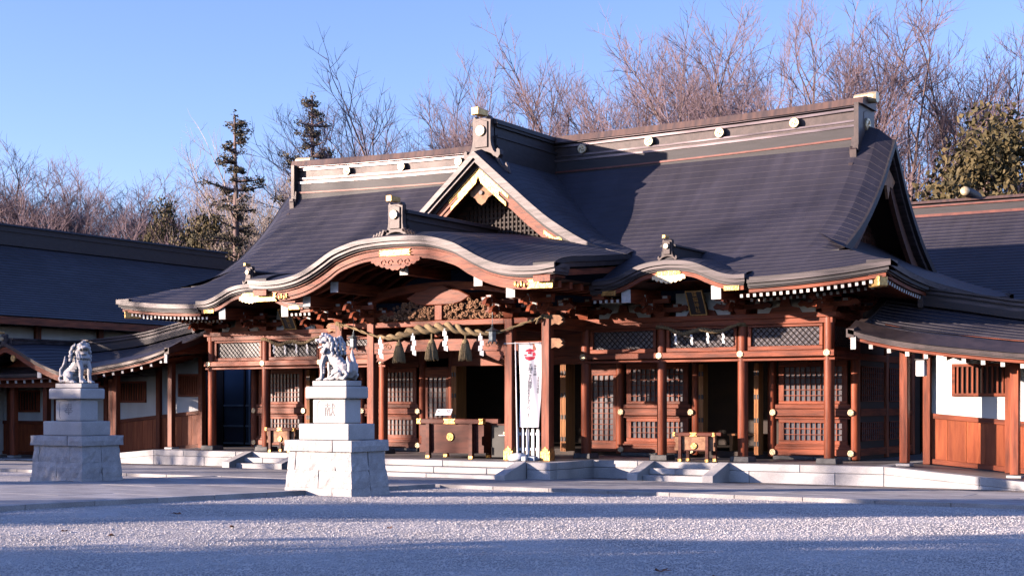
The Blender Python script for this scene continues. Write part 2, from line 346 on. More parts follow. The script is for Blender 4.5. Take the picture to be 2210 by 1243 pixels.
# layered eave band -------------------------------------------------
def eave_pts(side, a0, a1, n):
    out = []
    for a in frange(a0, a1, n):
        if side == 'front': p = front(a, 0); nrm = (0, -1)
        elif side == 'back': p = back(a, 0); nrm = (0, 1)
        else:
            s = 1 if side == 'right' else -1
            p = (s * EX, a, prof(0) + lift(abs(a - RY), 4.96, 0)); nrm = (s, 0)
        out.append((p, nrm))
    return out
def band(mb, pts, o0, o1, z0, z1):
    R = []
    for (p, nrm) in pts:
        R.append([(p[0] + nrm[0] * o, p[1] + nrm[1] * o, p[2] + z) for o, z in ((o0, z0), (o0, z1), (o1, z1), (o1, z0))])
    mb.rings(R)
LAY = [(0.0, -0.45, 0.012, -0.10, 'copper_edge', 'eave_edge'), (-0.045, -0.45, -0.10, -0.17, 'copper_dark', 'eave_edge'), (-0.09, -0.45, -0.17, -0.195, 'copper_edge', 'eave_strip'), (-0.12, -0.45, -0.215, -0.275, 'wood_h', 'eave_board')]
runs = [('front', -9.9, -7.12, 24), ('front', 7.12, 9.9, 24), ('front', -3.98, -3.7, 3), ('front', 3.7, 3.98, 3), ('right', EY, 8.26, 40), ('left', EY, 8.26, 40), ('back', -9.9, 9.9, 40)]
for (o0, o1, z0, z1, m, nm) in LAY:
    for side, a0, a1, n in runs:
        e = 0.0
        if side in ('left', 'right'): pts = eave_pts(side, a0 - o0 + .001, a1 + o0 - .001, n)
        else:
            pts = eave_pts(side, a0 if abs(a0) < 9 else a0 - o0 * (1 if a0 < 0 else -1), a1 if abs(a1) < 9 else a1 + o0 * (1 if a1 > 0 else -1), n)
        mb = MB(); band(mb, pts, o0, o1, z0, z1)
        mb.build(nm, 'wood_d' if (m == 'wood_h' and side in ('left', 'right')) else m, main_roof)
# soffit boards under the eaves
so_ = MB()
for (x0, x1, y0, y1) in ((-9.6, 9.6, -1.5, 0.02), (8.2, 9.6, 0.02, 8.0), (-9.6, -8.2, 0.02, 8.0)):
    if y1 < 1:
        for (a, b) in ((-9.6, -6.95), (6.95, 9.6)):
            G = [[(x, -1.45, front(x, 0)[2] - 0.27) for x in frange(a, b, 12)], [(x, 0.1, 3.93) for x in frange(a, b, 12)]]
            so_.grid(G)
    else:
        s = 1 if x0 > 0 else -1
        so_.grid([[(s * 9.65, y, eave_pts('right', y, y, 2)[0][0][2] - 0.27) for y in frange(-1.4, 8.0, 16)], [(s * 8.1, y, 3.93) for y in frange(0.1, 6.5, 16)]])
so_.grid([[(-6.95, 0.1, 3.93), (6.95, 0.1, 3.93)], [(-6.95, -0.45, 4.05), (6.95, -0.45, 4.05)]])
so_.grid([[(-6.95, -0.45, 4.05), (-3.6, -0.45, 4.05)], [(-6.95, -1.2, 4.0), (-3.6, -1.2, 4.0)]])
so_.grid([[(6.95, -0.45, 4.05), (3.6, -0.45, 4.05)], [(6.95, -1.2, 4.0), (3.6, -1.2, 4.0)]])
so_.build('soffit', 'wood_d', main_roof)
# rafters with white ends (shared mesh)
def rafter_mesh(L, w, h, axis='y'):
    mb = MB()
    mb.box(0, L / 2 + 0.012, 0, w, L, h)
    mb.cur = 1; mb.box(0, 0.006, 0, w + .004, 0.012, h + .004)
    me = mb.mesh('rafter', ['wood_d', 'white_paint']); return me
rm = rafter_mesh(1.5, 0.054, 0.058); rm2 = rafter_mesh(1.0, 0.05, 0.056); rmb = rafter_mesh(1.4, 0.20, 0.26)
X = 7.02
def raf(me, x, y, z, rz=0.0, tilt=0.12, par=None):
    o = put('rafter', me, par or main_roof, (x, y, z)); o.rotation_euler = (tilt, 0, rz); return o
for s in (-1, 1):
    n = 20
    for k in range(n + 1):
        x = s * lerp(6.95, 9.62, k / n); z = front(x, 0)[2] - 0.325
        raf(rm, x, -1.5, z); raf(rm2, x + 0.0, -0.98, z - 0.05)
    for k in range(6):
        x = s * lerp(3.75, 4.4, k / 5); raf(rm, x, -1.5, 3.63)
for k in range(56):
    y = lerp(-1.3, 7.0, k / 55); z = prof(0) + lift(abs(y - RY), 4.96, 0) - 0.325
    raf(rm, 9.74, y, z, rz=rad(90))
for s in (-1, 1):      # gilded corner rafter ends and large white purlin ends
    mb = MB(); mb.box(0, 0, 0, 0.2, 0.42, 0.2); me = bevelled(mb.mesh('corner_rafter_cap', 'gold_old'), 0.02)
    put('corner_rafter_cap', me, main_roof, (s * 9.58, -1.38, 3.80), rz=s * rad(45))
    for xx in (KX - 0.98, KX + 0.98): raf(rmb, s * xx, -1.52, 3.72, tilt=0.05)
# ------------------------------------------------------------------ verges and gable ends
def verge_path(x, off, d0=1.25, n=26):
    F = [front(x, d) for d in frange(d0, 4.96, n)]; Bk = [back(x, d) for d in frange(4.96, d0, n)]
    F[-1] = (x, RY, F[-1][2] + 0.02)
    return F + Bk[1:]
for s in (-1, 1):
    for (xa, xb, z0, z1, m, nm) in ((8.52, 8.20, 0.02, -0.16, 'copper_dark', 'verge_edge'), (8.44, 8.20, -0.16, -0.27, 'copper_edge', 'verge_edge'), (8.30, 8.20, -0.31, -0.62, 'wood_gable', 'bargeboard')):
        mb = MB(); R = []
        for p in verge_path(s * 8.5, 0):
            R.append([(s * xa, p[1], p[2] + z0), (s * xb, p[1], p[2] + z0), (s * xb, p[1], p[2] + z1), (s * xa, p[1], p[2] + z1)])
        mb.rings(R); mb.build(nm, m, main_roof)
    mb = MB(); V = verge_path(s * 8.5, 0)
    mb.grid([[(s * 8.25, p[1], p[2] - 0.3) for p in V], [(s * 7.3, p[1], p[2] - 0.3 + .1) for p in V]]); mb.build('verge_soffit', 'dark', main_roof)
    mb = MB(); poly = [(p[1], p[2] - 0.2) for p in V if p[2] > 4.9]
    mb.yz(poly, s * 7.48, s * 7.36); mb.build('gable_wall', 'wood_d', main_roof)
    mb = MB()
    for k in range(-14, 15):
        y = RY + k * 0.2
        zt = prof(min(4.9, 4.96 - abs(k * 0.2))) - 0.3
        if zt > 5.3: mb.bx(s * 7.48, s * 7.53, y - 0.03, y + 0.03, 5.05, zt)
    for z in np.arange(5.3, 6.8, 0.2):
        hw = max(0.05, 4.96 - float(np.interp(z + .34, zz, dd))); mb.bx(s * 7.48, s * 7.525, RY - hw, RY + hw, z - 0.03, z + 0.03)
    mb.build('gable_lattice', 'wood_gable', main_roof, kind='stuff')
    mb = MB(); mb.yz([(-.5, .05), (-.3, -.12), (-.12, -.1), (0, -.38), (.12, -.1), (.3, -.12), (.5, .05), (0, .3)], s * 8.30, s * 8.36, RY, 6.35); mb.build('gable_pendant', 'wood_carve', main_roof)
    for sy, nm in ((-1, 0), (1, 0)):
        d = 1.6; p = front(s * 8.5, d) if sy < 0 else back(s * 8.5, d)
        mb = MB(); mb.yz([(-.25, -.2), (.3, .08), (.3, -.13), (-.2, -.42)], s * 8.305, s * 8.33, p[1], p[2] - 0.28, sy=-sy); mb.build('bargeboard_fitting', 'gold_old', main_roof)
# ------------------------------------------------------------------ ridge
def ridge_z(x): return 0.13 * (abs(x) / 7.9) ** 2.2
def ridge_layers(par, axis, a0, a1, c, spec, curve=lambda a: 0.0, n=30):
    for (hd, z0, z1, m, nm) in spec:
        R = []
        for a in frange(a0, a1, n):
            dz = curve(a)
            q = ((-hd, z0), (hd, z0), (hd, z1), (-hd, z1))
            R.append([((a, c + o, z + dz) if axis == 'x' else (c + o, a, z + dz)) for o, z in q])
        mb = MB(); mb.rings(R); mb.build(nm, m, par)
ridge_layers(main_roof, 'x', -7.85, 7.85, RY, [(0.44, 6.75, 7.13, 'copper_dark', 'ridge_base'), (0.46, 7.13, 7.17, 'red_strip', 'ridge_strip'), (0.42, 7.17, 7.40, 'copper_dark', 'ridge_course'), (0.44, 7.40, 7.45, 'copper_bright', 'ridge_strip'), (0.38, 7.45, 7.52, 'copper_brown', 'ridge_course'), (0.40, 7.52, 7.56, 'copper_bright', 'ridge_strip'), (0.33, 7.56, 7.76, 'copper_brown', 'ridge_course'), (0.38, 7.76, 7.82, 'copper_bright', 'ridge_strip'), (0.36, 7.82, 7.84, 'iron', 'ridge_course'), (0.46, 7.84, 7.90, 'copper_bright', 'ridge_strip')], ridge_z)
mb = MB(); R = []
for x in frange(-7.95, 7.95, 40):
    R.append([(x, RY + o, z + ridge_z(x)) for o, z in ((-.5, 7.86), (.5, 7.86), (.44, 8.02), (.2, 8.07), (-.2, 8.07), (-.44, 8.02))])
mb.rings(R); mb.build('ridge_cap', 'copper_cap', main_roof)
# crest disc with a three-comma mark (shared)
def crest_mesh(r, m='crest'):
    mb = MB(); mb.lathe([(0.0, 0), (r * .9, 0.0), (r, .012), (r, .05), (0, .05)], (0, 0, 0), 20, 'y')
    mb.cur = 1
    for k in range(3):
        a = 2.094 * k + 0.5
        pts = []
        for j in range(6):
            t = j / 5; rr = r * (0.22 + 0.5 * t); an = a + 1.5 * t
            pts.append((rr * math.cos(an), -0.004, rr * math.sin(an)))
        mb.tube(pts, [r * .13, r * .12, r * .1, r * .075, r * .05, r * .02], 5)
    return mb.mesh('ridge_crest', [m, 'gold_old'])
CM = crest_mesh(0.115)
for k in range(9):
    x = -7.83 + 1.78 * k + 0.0
    x = -6.07 + 1.78 * (k - 0.0) if k < 8 else None
    if x is None or abs(x) > 7.4: continue
    put('ridge_crest', CM, main_roof, (x, RY - 0.45, 7.665 + ridge_z(x)))
ONI = [(0, .02), (.16, .0), (.30, -.06), (.40, -.16), (.50, -.2), (.58, -.10), (.57, .03), (.50, .08), (.45, .04), (.46, -.02), (.42, -.03), (.36, .04), (.31, .16), (.285, .30), (.28, .62), (.29, .88), (.22, .97), (.17, .90), (0, .90)]
ONI = ONI + [(-u, v) for u, v in ONI[-2:0:-1]]
ONI = ONI[::-1]
def oni(par, x, y, z, sc, axis='-y', block=True, m='copper_brown', skirt=True, face=1):
    """carved ridge-end ornament with round crest; axis: direction it faces"""
    root = bpy.data.objects.new('ridge_end_ornament', None)
    mb = MB(); mb.xz(ONI, 0.0, 0.16 * sc ** .5, sc=sc)
    mb.xz([(-.2, .12), (.2, .12), (.2, .80), (0, .86), (-.2, .80)], -0.03, 0.02, sc=sc)
    if skirt:
        for s in (-1, 1):
            mb.xz([(.40, -.16), (.52, -.18), (.62, -.38), (.70, -.40), (.74, -.30), (.80, -.42), (.86, -.62), (.78, -.58), (.66, -.52), (.5, -.32)][::s], 0.02, 0.12 * sc ** .5, sx=s, sc=sc)
    me = bevelled(mb.mesh('ridge_end_ornament', m), 0.008)
    rz = {'-y': 0, '+x': rad(90), '-x': rad(-90), '+y': rad(180)}[axis]
    o = put('ridge_end_ornament', me, par, (x, y, z), rz=rz)
    bpy.data.objects.remove(root)
    c, s_ = math.cos(rz), math.sin(rz)
    def wp(u, v, w): return (x + u * c - v * s_, y + u * s_ + v * c, z + w)
    put('crest_disc', crest_mesh(0.145 * sc), par, wp(0, -0.075, 0.56 * sc), rz=rz)
    if block:
        mb = MB(); mb.box(0, -0.08, 0, .19 * sc, 0.5 * sc, 0.17 * sc); mb.box(0, -0.08 - 0.2 * sc, 0, .22 * sc, 0.12 * sc, 0.2 * sc)
        put('ridge_end_block', bevelled(mb.mesh('ridge_end_block', 'gold_old'), 0.01), par, wp(0, 0.02, 1.04 * sc), rz=rz)
    return o
for s in (-1, 1):
    oni(main_roof, s * 7.86, RY, 7.02, 1.06, '+x' if s > 0 else '-x', block=False)
    mb = MB(); mb.bx(-.05, .05, -.56, .56, -.62, .42); mb.bx(-.06, .06, -.62, -.35, -.62, -.5); mb.bx(-.06, .06, .35, .62, -.62, -.5)
    put('ridge_end_plate', mb.mesh('ridge_end_plate', 'copper_brown'), main_roof, (s * 7.83, RY, 7.6))
    mb = MB(); mb.lathe([(0, 0), (.12, 0), (.13, .06), (.10, .5), (0, .5)], (0, 0, 0), 14, 'x')
    me = mb.mesh('ridge_end_pole', 'crest'); o = put('ridge_end_pole', me, main_roof, (s * 8.12, RY, 8.20)); o.rotation_euler = (0, 0, 0 if s < 0 else math.pi)
    for sy in (-1, 1):
        mb = MB(); mb.yz([(0, .1), (.14, .1), (.16, -.12), (.26, -.2), (.24, -.42), (.14, -.5), (0, -.46), (-.02, -.2)], s * 7.72, s * 7.86, RY + sy * .40, 7.2, sy=sy); mb.build('ridge_end_scroll', 'copper_brown', main_roof)
# ------------------------------------------------------------------ front triangular gable
gable = MB(); Cx = cr_interp([0, .5, .97, 1.45, 1.92, 2.4, 2.84, 3.3, 3.85], [7.22, 6.79, 6.39, 5.98, 5.61, 5.30, 5.05, 4.86, 4.70])
GY = -0.28
def yint(a):          # where the cross roof meets the main slope
    z = Cx(a)
    lo_, hi_ = 0.0, 4.96
    for _ in range(30):
        mid = (lo_ + hi_) / 2
        if prof(mid) < z: lo_ = mid
        else: hi_ = mid
    return EY + lo_
ac = [0.0]; 
while ac[-1] < 3.85:
    a = ac[-1]; sl_ = (Cx(min(3.85, a + .1)) - Cx(a)) / .1; ac.append(min(3.85, a + 0.17 / math.sqrt(1 + sl_ * sl_)))
def minoko(w, depth=0.16, width=0.75): return depth * max(0.0, 1 - w / width) ** 2
for s in (-1, 1):
    for i in range(len(ac) - 1):
        a1, a0 = ac[i], ac[i + 1]          # a0 lower edge
        L0, L1, L2 = [], [], []; u0, u2 = [], []
        n = 14
        for k in range(n):
            t = (k / (n - 1)) ** 1.6
            for a, dst in ((a0, 0), (a1, 1)):
                y = lerp(GY, max(GY + 0.3, yint(a) + 0.15), t); z = Cx(a) + 0.16 - minoko(y - GY)
                if dst == 0: L0.append((s * a, y, z)); L1.append((s * a, y, z + STEP)); u0.append(y)
                else: L2.append((s * a, y, z)); u2.append(y)
        v = i * .2
        G = [L0, L1, L2]
        gable.grid(G if s < 0 else [r[::-1] for r in G], [[(u, v) for u in (u0 if s < 0 else u0[::-1])], [(u, v + .01) for u in (u0 if s < 0 else u0[::-1])], [(u, v + .2) for u in (u2 if s < 0 else u2[::-1])]])
front_gable = gable.build('front_gable_roof', 'roof_dk', hall, fix=False)
front_gable['label'] = 'steep triangular gable roof rising from the middle of the main slope'
def curve_band(par, nm, m, fn, a0, a1, y0, y1, z0, z1, n=40):
    R = []
    for a in frange(a0, a1, n):
        z = fn(abs(a)); sl_ = (fn(abs(a) + .02) - fn(max(0, abs(a) - .02))) / (abs(a) + .02 - max(0, abs(a) - .02)); k = min(1.5, math.sqrt(1 + sl_ * sl_))
        R.append([(a, y0, z + z0 * k), (a, y0, z + z1 * k), (a, y1, z + z1 * k), (a, y1, z + z0 * k)])
    mb = MB(); mb.rings(R); return mb.build(nm, m, par)
for s in (-1, 1):
    e = 3.85 * s; c0 = 0.0005 * s
    curve_band(front_gable, 'verge_edge', 'copper_edge', Cx, c0, e, GY - .02, GY + .3, 0.015, -0.10)
    curve_band(front_gable, 'verge_edge', 'copper_edge', Cx, c0, e * .99, GY + .03, GY + .3, -0.10, -0.17)
    curve_band(front_gable, 'verge_underboard', 'copper_dark', Cx, c0, e * .97, GY + .16, GY + .5, -0.17, -0.24)
    curve_band(front_gable, 'bargeboard', 'wood_h', Cx, c0, e * .95, GY + .2, GY + .3, -0.245, -0.37)
    curve_band(front_gable, 'bargeboard', 'wood_h', Cx, c0, e * .95, GY + .23, GY + .3, -0.37, -0.46)
    def gfit(nm, pts, y=GY + .185, th=0.03, m='gold'):
        mb = MB(); mb.xz([(s * u, v) for u, v in pts][::s], y, y + th); return mb.build(nm, m, front_gable)
    def along(a0, a1, top, bot, wav=0, n=9):
        T = [(a, Cx(a) + top * math.sqrt(1 + ((Cx(a + .02) - Cx(max(0, a - .02))) / .04) ** 2)) for a in frange(a0, a1, n)]
        Bm = [(a, Cx(a) + (bot + (wav * (i % 2))) * math.sqrt(1 + ((Cx(a + .02) - Cx(max(0, a - .02))) / .04) ** 2)) for i, a in enumerate(frange(a1, a0, n))]
        return T + Bm
    gfit('gold_apex_fitting', along(0.001, .55, -0.245, -0.47)); gfit('gold_apex_fitting', along(.55, .80, -0.25, -0.31)); gfit('gold_apex_fitting', along(.55, .74, -0.40, -0.47))
    gfit('gold_mid_fitting', along(1.72, 2.02, -0.30, -0.38, 0.03)); gfit('gold_mid_fitting', along(2.18, 2.46, -0.30, -0.38, 0.03))
    mb = MB(); mb.lathe([(0, 0), (.11, 0), (.12, .03), (.12, .06), (0, .06)], (s * 2.1, GY + .15, Cx(2.1) - .40), 14, 'y'); mb.build('gold_boss', 'gold', front_gable)
    gfit('gold_foot_fitting', along(2.75, 3.45, -0.25, -0.34, 0.02)); gfit('gold_foot_fitting', along(2.6, 3.2, -0.36, -0.44, 0.03), m='gold_old')
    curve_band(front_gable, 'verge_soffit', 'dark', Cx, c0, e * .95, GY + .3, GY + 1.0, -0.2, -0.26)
mb = MB(); tri = [(a, Cx(abs(a)) - 0.22) for a in frange(-3.0, 3.0, 31)]
mb.xz([(-3.0, 4.7)] + tri + [(3.0, 4.7)], GY + 1.0, GY + 1.1); mb.build('gable_wall', 'wood_gable', front_gable)
mb = MB()
for k in range(-22, 23):
    x = k * .11; zt = Cx(abs(x)) - .5
    if zt > 4.95: mb.bx(x - .02, x + .02, GY + .95, GY + 1.0, 4.8, zt)
for k in range(14):
    z = 4.95 + k * .11; hw = 2.75 - k * .16; mb.bx(-hw, hw, GY + .965, GY + 1.0, z - .02, z + .02)
mb.build('gable_lattice', 'dark', front_gable, kind='stuff')  # lattice toned near-black for the shade inside the gable
mb = MB(); mb.xz([(-.3, .14), (-.3, -.04), (-.17, -.1), (-.1, -.2), (0, -.26), (.1, -.2), (.17, -.1), (.3, -.04), (.3, .14), (0, .36)], GY + .33, GY + .4, oz=6.32); mb.build('gable_pendant', 'wood_carve', front_gable)
mb = MB(); mb.lathe([(0, 0), (.05, 0), (.05, .05), (0, .05)], (0, GY + .29, 6.34), 10, 'y'); mb.build('pendant_boss', 'iron', front_gable)
ridge_layers(front_gable, 'y', 0.22, 3.0, 0.0, [(0.34, 6.95, 7.42, 'copper_dark', 'ridge_base'), (0.30, 7.42, 7.60, 'copper_dark', 'ridge_course'), (0.33, 7.60, 7.65, 'copper_dark', 'ridge_strip'), (0.26, 7.65, 7.84, 'copper_dark', 'ridge_course'), (0.32, 7.84, 7.90, 'copper_dark', 'ridge_strip')], n=3)
mb = MB(); mb.xz([(-.36, 7.9), (-.34, 8.0), (-.15, 8.06), (.15, 8.06), (.34, 8.0), (.36, 7.9)], 0.16, 3.2); mb.build('ridge_cap', 'copper_dark', front_gable)
oni(front_gable, 0, 0.05, 7.26, 0.86)
# ------------------------------------------------------------------ porch roof with the undulating gable
Kx = cr_interp([0, .5, .9, 1.3, 1.6, 1.85, 2.1, 2.4, 2.65, 2.9, 3.2, 3.5, 3.9], [5.0, 4.985, 4.95, 4.86, 4.76, 4.63, 4.50, 4.37, 4.295, 4.25, 4.225, 4.225, 4.27])
KY = -3.42
def porch(x, y):
    a = abs(x); t = min(1.0, max(0.0, (y - KY) / 3.12)); zb = 5.36 - .05 * a - .0323 * a * a + (0.30 * max(0, t - 1))
    return lerp(Kx(a), zb, t ** 1.25) + 0.15 * (1 - math.exp(-(y - KY) / 0.3)) * (1 - t * .8)
pr = MB(); ac = [0.0]
while ac[-1] < 3.9:
    a = ac[-1]; sl_ = (Kx(min(3.9, a + .05)) - Kx(a)) / .05; ac.append(min(3.9, a + 0.17 / math.sqrt(1 + sl_ * sl_)))
ys = [KY + 3.7 * (k / 15) ** 1.5 for k in range(16)]
for s in (-1, 1):
    for i in range(len(ac) - 1):
        a1, a0 = ac[i], ac[i + 1]
        L0 = [(s * a0, y, porch(a0, y)) for y in ys]; L1 = [(p[0], p[1], p[2] + STEP) for p in L0]; L2 = [(s * a1, y, porch(a1, y)) for y in ys]
        G = [L0, L1, L2]; v = i * .2; uv = [[(y, v) for y in ys], [(y, v + .01) for y in ys], [(y, v + .2) for y in ys]]
        pr.grid(G if s < 0 else [r[::-1] for r in G], uv if s < 0 else [r[::-1] for r in uv])
porch_roof = pr.build('porch_roof', 'roof_dk', hall, fix=False)
porch_roof['label'] = 'undulating porch roof with a wave-shaped front gable'
curve_band(porch_roof, 'eave_edge', 'copper_edge', Kx, -3.9, 3.9, KY - .02, KY + .6, 0.012, -0.085, 90)
curve_band(porch_roof, 'eave_edge', 'copper_edge', Kx, -3.89, 3.89, KY + .025, KY + .6, -0.085, -0.155, 90)
curve_band(porch_roof, 'eave_edge', 'copper_dark', Kx, -3.87, 3.87, KY + .07, KY + .6, -0.155, -0.195, 90)
curve_band(porch_roof, 'eave_strip', 'wood_h', Kx, -3.8, 3.8, KY + .12, KY + .6, -0.205, -0.235, 90)
curve_band(porch_roof, 'bargeboard', 'wood_h', Kx, -3.75, 3.75, KY + .16, KY + .26, -0.245, -0.36, 90)
curve_band(porch_roof, 'bargeboard', 'wood_h', Kx, -3.72, 3.72, KY + .185, KY + .26, -0.36, -0.43, 90)
for s in (-1, 1):      # side eaves of the porch roof
    for (o0, z0, z1, m) in ((0, .012, -.10, 'copper_dark'), (-.05, -.10, -.2, 'copper_brown'), (-.12, -.24, -.36, 'wood_d')):
        R = []
        for y in frange(KY + .03, -.15, 24):
            z = porch(3.9, y); R.append([(s * (3.9 + o0), y, z + z0), (s * 3.4, y, z + z0), (s * 3.4, y, z + z1), (s * (3.9 + o0), y, z + z1)])
        mb = MB(); mb.rings(R); mb.build('side_eave', m, porch_roof)
# underside of the porch roof and curved rafters
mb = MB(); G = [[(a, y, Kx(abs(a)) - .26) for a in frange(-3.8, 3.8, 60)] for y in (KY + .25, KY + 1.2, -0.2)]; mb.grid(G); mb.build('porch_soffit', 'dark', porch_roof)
for k in range(6):
    y = KY + .5 + k * .45
    curve_band(porch_roof, 'curved_rafter', 'wood_h', Kx, -3.7, 3.7, y, y + .12, -0.27, -0.40, 60)
# gilded fittings and carved pendant
def plate(x0, x1, z0, z1, nm='gold_plate', m='gold', y=KY + .135, th=.03, notch=.06, par=None, right=True, left=True):
    n = notch; zm = (z0 + z1) / 2
    poly = [(x0, z0)] + [(x1, z0)] + ([(x1 - n, zm - .02), (x1 + n * .3, zm), (x1 - n, zm + .02)] if right else []) + [(x1, z1), (x0, z1)] + ([(x0 + n, zm + .02), (x0 - n * .3, zm), (x0 + n, zm - .02)] if left else [])
    mb = MB(); mb.xz(poly, y, y + th); return put(nm, bevelled(mb.mesh(nm, m), .006), par or porch_roof)
plate(-.42, .42, 4.62, 4.755)
for s in (-1, 1):
    x0, x1 = sorted((s * 3.18, s * 3.78)); plate(x0, x1, 3.80, 4.0, right=s < 0, left=s > 0)
    for k in range(4): # leaf cut-outs beside the end plates
        plate(*sorted((s * (3.16 - .07 * k), s * (3.1 - .07 * k))), 3.84 + .02 * (k % 2), 3.92 + .04 * (k % 2), notch=.02)
def scallop(hw, d, n=9):
    top = [(hw * u, 0.0) for u in (-1, 1)]
    low = []
    for i in range(n * 4 + 1):
        u = 1 - 2 * i / (n * 4); low.append((hw * u, -d * (1 - abs(u)) ** .7 - .035 * abs(math.sin(u * math.pi * n / 2)) - .01))
    return [(-hw, .02), (-hw * .6, .07), (hw * .6, .07), (hw, .02)][::1] + low
mb = MB(); mb.xz(scallop(.62, .2), KY + .15, KY + .2, oz=4.55)
for u in (-.3, -.12, .12, .3): mb.tube([(u + .06 * math.cos(t), KY + .145, 4.49 + .05 * math.sin(t)) for t in np.linspace(0, 5.2, 10)], .016, 5)
mb.build('carved_pendant', 'wood_h', porch_roof)
ridge_layers(porch_roof, 'y', KY + .3, 0.45, 0.0, [(0.26, 4.95, 5.26, 'copper_dark', 'ridge_base'), (0.21, 5.26, 5.36, 'copper_dark', 'ridge_course'), (0.24, 5.36, 5.40, 'copper_dark', 'ridge_strip'), (0.19, 5.40, 5.50, 'copper_dark', 'ridge_course')], n=3)
mb = MB(); mb.xz([(-.27, 5.5), (-.25, 5.57), (-.1, 5.61), (.1, 5.61), (.25, 5.57), (.27, 5.5)], KY + .26, .45); mb.build('ridge_cap', 'copper_dark', porch_roof)
oni(porch_roof, 0, KY + .16, 5.10, 0.66, m='copper_brown', skirt=False)
for s in (-1, 1):
    mb = MB()
    for k in range(4): mb.tube([(s * (.2 + .07 * k), KY + .15, 5.02 + .04 * (3 - k)), (s * (.27 + .08 * k), KY + .14, 5.16 - .03 * k), (s * (.34 + .08 * k), KY + .15, 5.02 - .02 * k)], .035, 5)
    mb.build('wave_carving', 'copper_brown', porch_roof)
# ------------------------------------------------------------------ small curved eave gables
for s in (-1, 1):
    mb = MB(); Y0 = EY - .05; cx = s * KX
    fz = lambda a, y: K2(abs(a)) + 0.10 * (1 - math.exp(-(y - Y0) / .2)) + .03 * (y - Y0)
    ac = frange(0, 1.65, 13)
    ys = [Y0 + 1.45 * (k / 9) ** 1.3 for k in range(10)]
    for ss in (-1, 1):
        for i in range(12):
            a1, a0 = ac[i], ac[i + 1]
            G = [[(cx + ss * a0, y, fz(a0, y)) for y in ys], [(cx + ss * a0, y, fz(a0, y) + STEP) for y in ys], [(cx + ss * a1, y, fz(a1, y)) for y in ys]]
            uv = [[(y, i * .2) for y in ys], [(y, i * .2 + .01) for y in ys], [(y, i * .2 + .2) for y in ys]]
            mb.grid(G if ss < 0 else [r[::-1] for r in G], uv if ss < 0 else [r[::-1] for r in uv])
    kr = mb.build('curved_eave_gable', 'roof_dk', hall, fix=False)
    def cb(nm, m, hw, y0, y1, z0, z1, n=48):
        R = []
        for a in frange(-hw, hw, n):
            z = K2(abs(a)); sl_ = (K2(abs(a) + .02) - K2(max(0, abs(a) - .02))) / .04; k = math.sqrt(1 + sl_ * sl_)
            R.append([(cx + a, y0, z + z0 * k), (cx + a, y0, z + z1 * k), (cx + a, y1, z + z1 * k), (cx + a, y1, z + z0 * k)])
        q = MB(); q.rings(R); return q.build(nm, m, kr)
    cb('eave_edge', 'copper_edge', 1.65, Y0 - .02, Y0 + .5, .014, -.075); cb('eave_edge', 'copper_edge', 1.64, Y0 + .02, Y0 + .5, -.075, -.135)
    cb('eave_edge', 'copper_dark', 1.62, Y0 + .05, Y0 + .5, -.135, -.165); cb('eave_strip', 'copper_edge', 1.6, Y0 + .08, Y0 + .5, -.165, -.185)
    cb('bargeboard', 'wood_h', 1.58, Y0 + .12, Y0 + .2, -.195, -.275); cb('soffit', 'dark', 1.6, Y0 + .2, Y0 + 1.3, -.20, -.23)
    for ss in (-1, 1):
        x0, x1 = sorted((cx + ss * 1.16, cx + ss * 1.5)); plate(x0, x1, 3.735, 3.835, y=Y0 + .10, notch=.03, par=kr, right=ss < 0, left=ss > 0)
    plate(cx - .28, cx + .28, 4.09, 4.185, y=Y0 + .10, notch=.03, par=kr)
    q = MB(); q.xz(scallop(.36, .10, 7), Y0 + .11, Y0 + .15, ox=cx, oz=4.06); q.build('carved_pendant', 'crest', kr)
    ridge_layers(kr, 'y', Y0 + .1, -.1, cx, [(0.15, 4.3, 4.56, 'copper_dark', 'ridge_base'), (0.12, 4.56, 4.65, 'copper_dark', 'ridge_course')], n=3)
    q = MB(); q.xz([(-.17, 4.65), (-.16, 4.69), (0, 4.73), (.16, 4.69), (.17, 4.65)], Y0 + .08, -.05, ox=cx); q.build('ridge_cap', 'copper_dark', kr)
    oni(kr, cx, Y0 + .05, 4.45, .37, skirt=False)
    for k in range(9):
        pass
# ------------------------------------------------------------------ stone platform and steps
def stones_x(par, x0, x1, y, z0, z1, L, depth=.3, m='granite', name='facing_stone', off=0.0, face=-1, topf=None):
    """a course of facing stones along X; each stone its own piece"""
    x = x0; first = True; cache = {}
    while x < x1 - 0.02:
        w = L * (off if (first and off) else 1.0); first = False
        xe = min(x1, x + w)
        if x1 - xe < L * .25: xe = x1
        key = round(xe - x, 3)
        if key not in cache:
            mb = MB(); mb.box(0, 0, 0, xe - x - .008, depth, z1 - z0 - .006); cache[key] = bevelled(mb.mesh(name, m), .008)
        put(name, cache[key], par, ((x + xe) / 2, y + depth / 2 * (-face) + random.uniform(-.002, .002), (z0 + z1) / 2)); x = xe
def stones_y(par, y0, y1, x, z0, z1, L, depth=.3, m='granite', name='facing_stone', face=1):
    y = y0; cache = {}
    while y < y1 - 0.02:
        ye = min(y1, y + L)
        if y1 - ye < L * .25: ye = y1
        key = round(ye - y, 3)
        if key not in cache:
            mb = MB(); mb.box(0, 0, 0, depth, ye - y - .008, z1 - z0 - .006); cache[key] = bevelled(mb.mesh(name, m), .008)
        put(name, cache[key], par, (x - face * depth / 2, (y + ye) / 2, (z0 + z1) / 2)); y = ye
PF, PK = -0.75, -2.55          # platform front, porch platform front
mb = MB(); mb.bx(-9.5, 9.5, PF + .1, 7.6, 0.0, P - .004); mb.bx(-3.2, 3.2, PK + .1, PF + .1, 0.0, P - .004)
platform = mb.build('platform', 'floor_stone', hall)
platform['label'] = 'low granite platform the hall stands on'
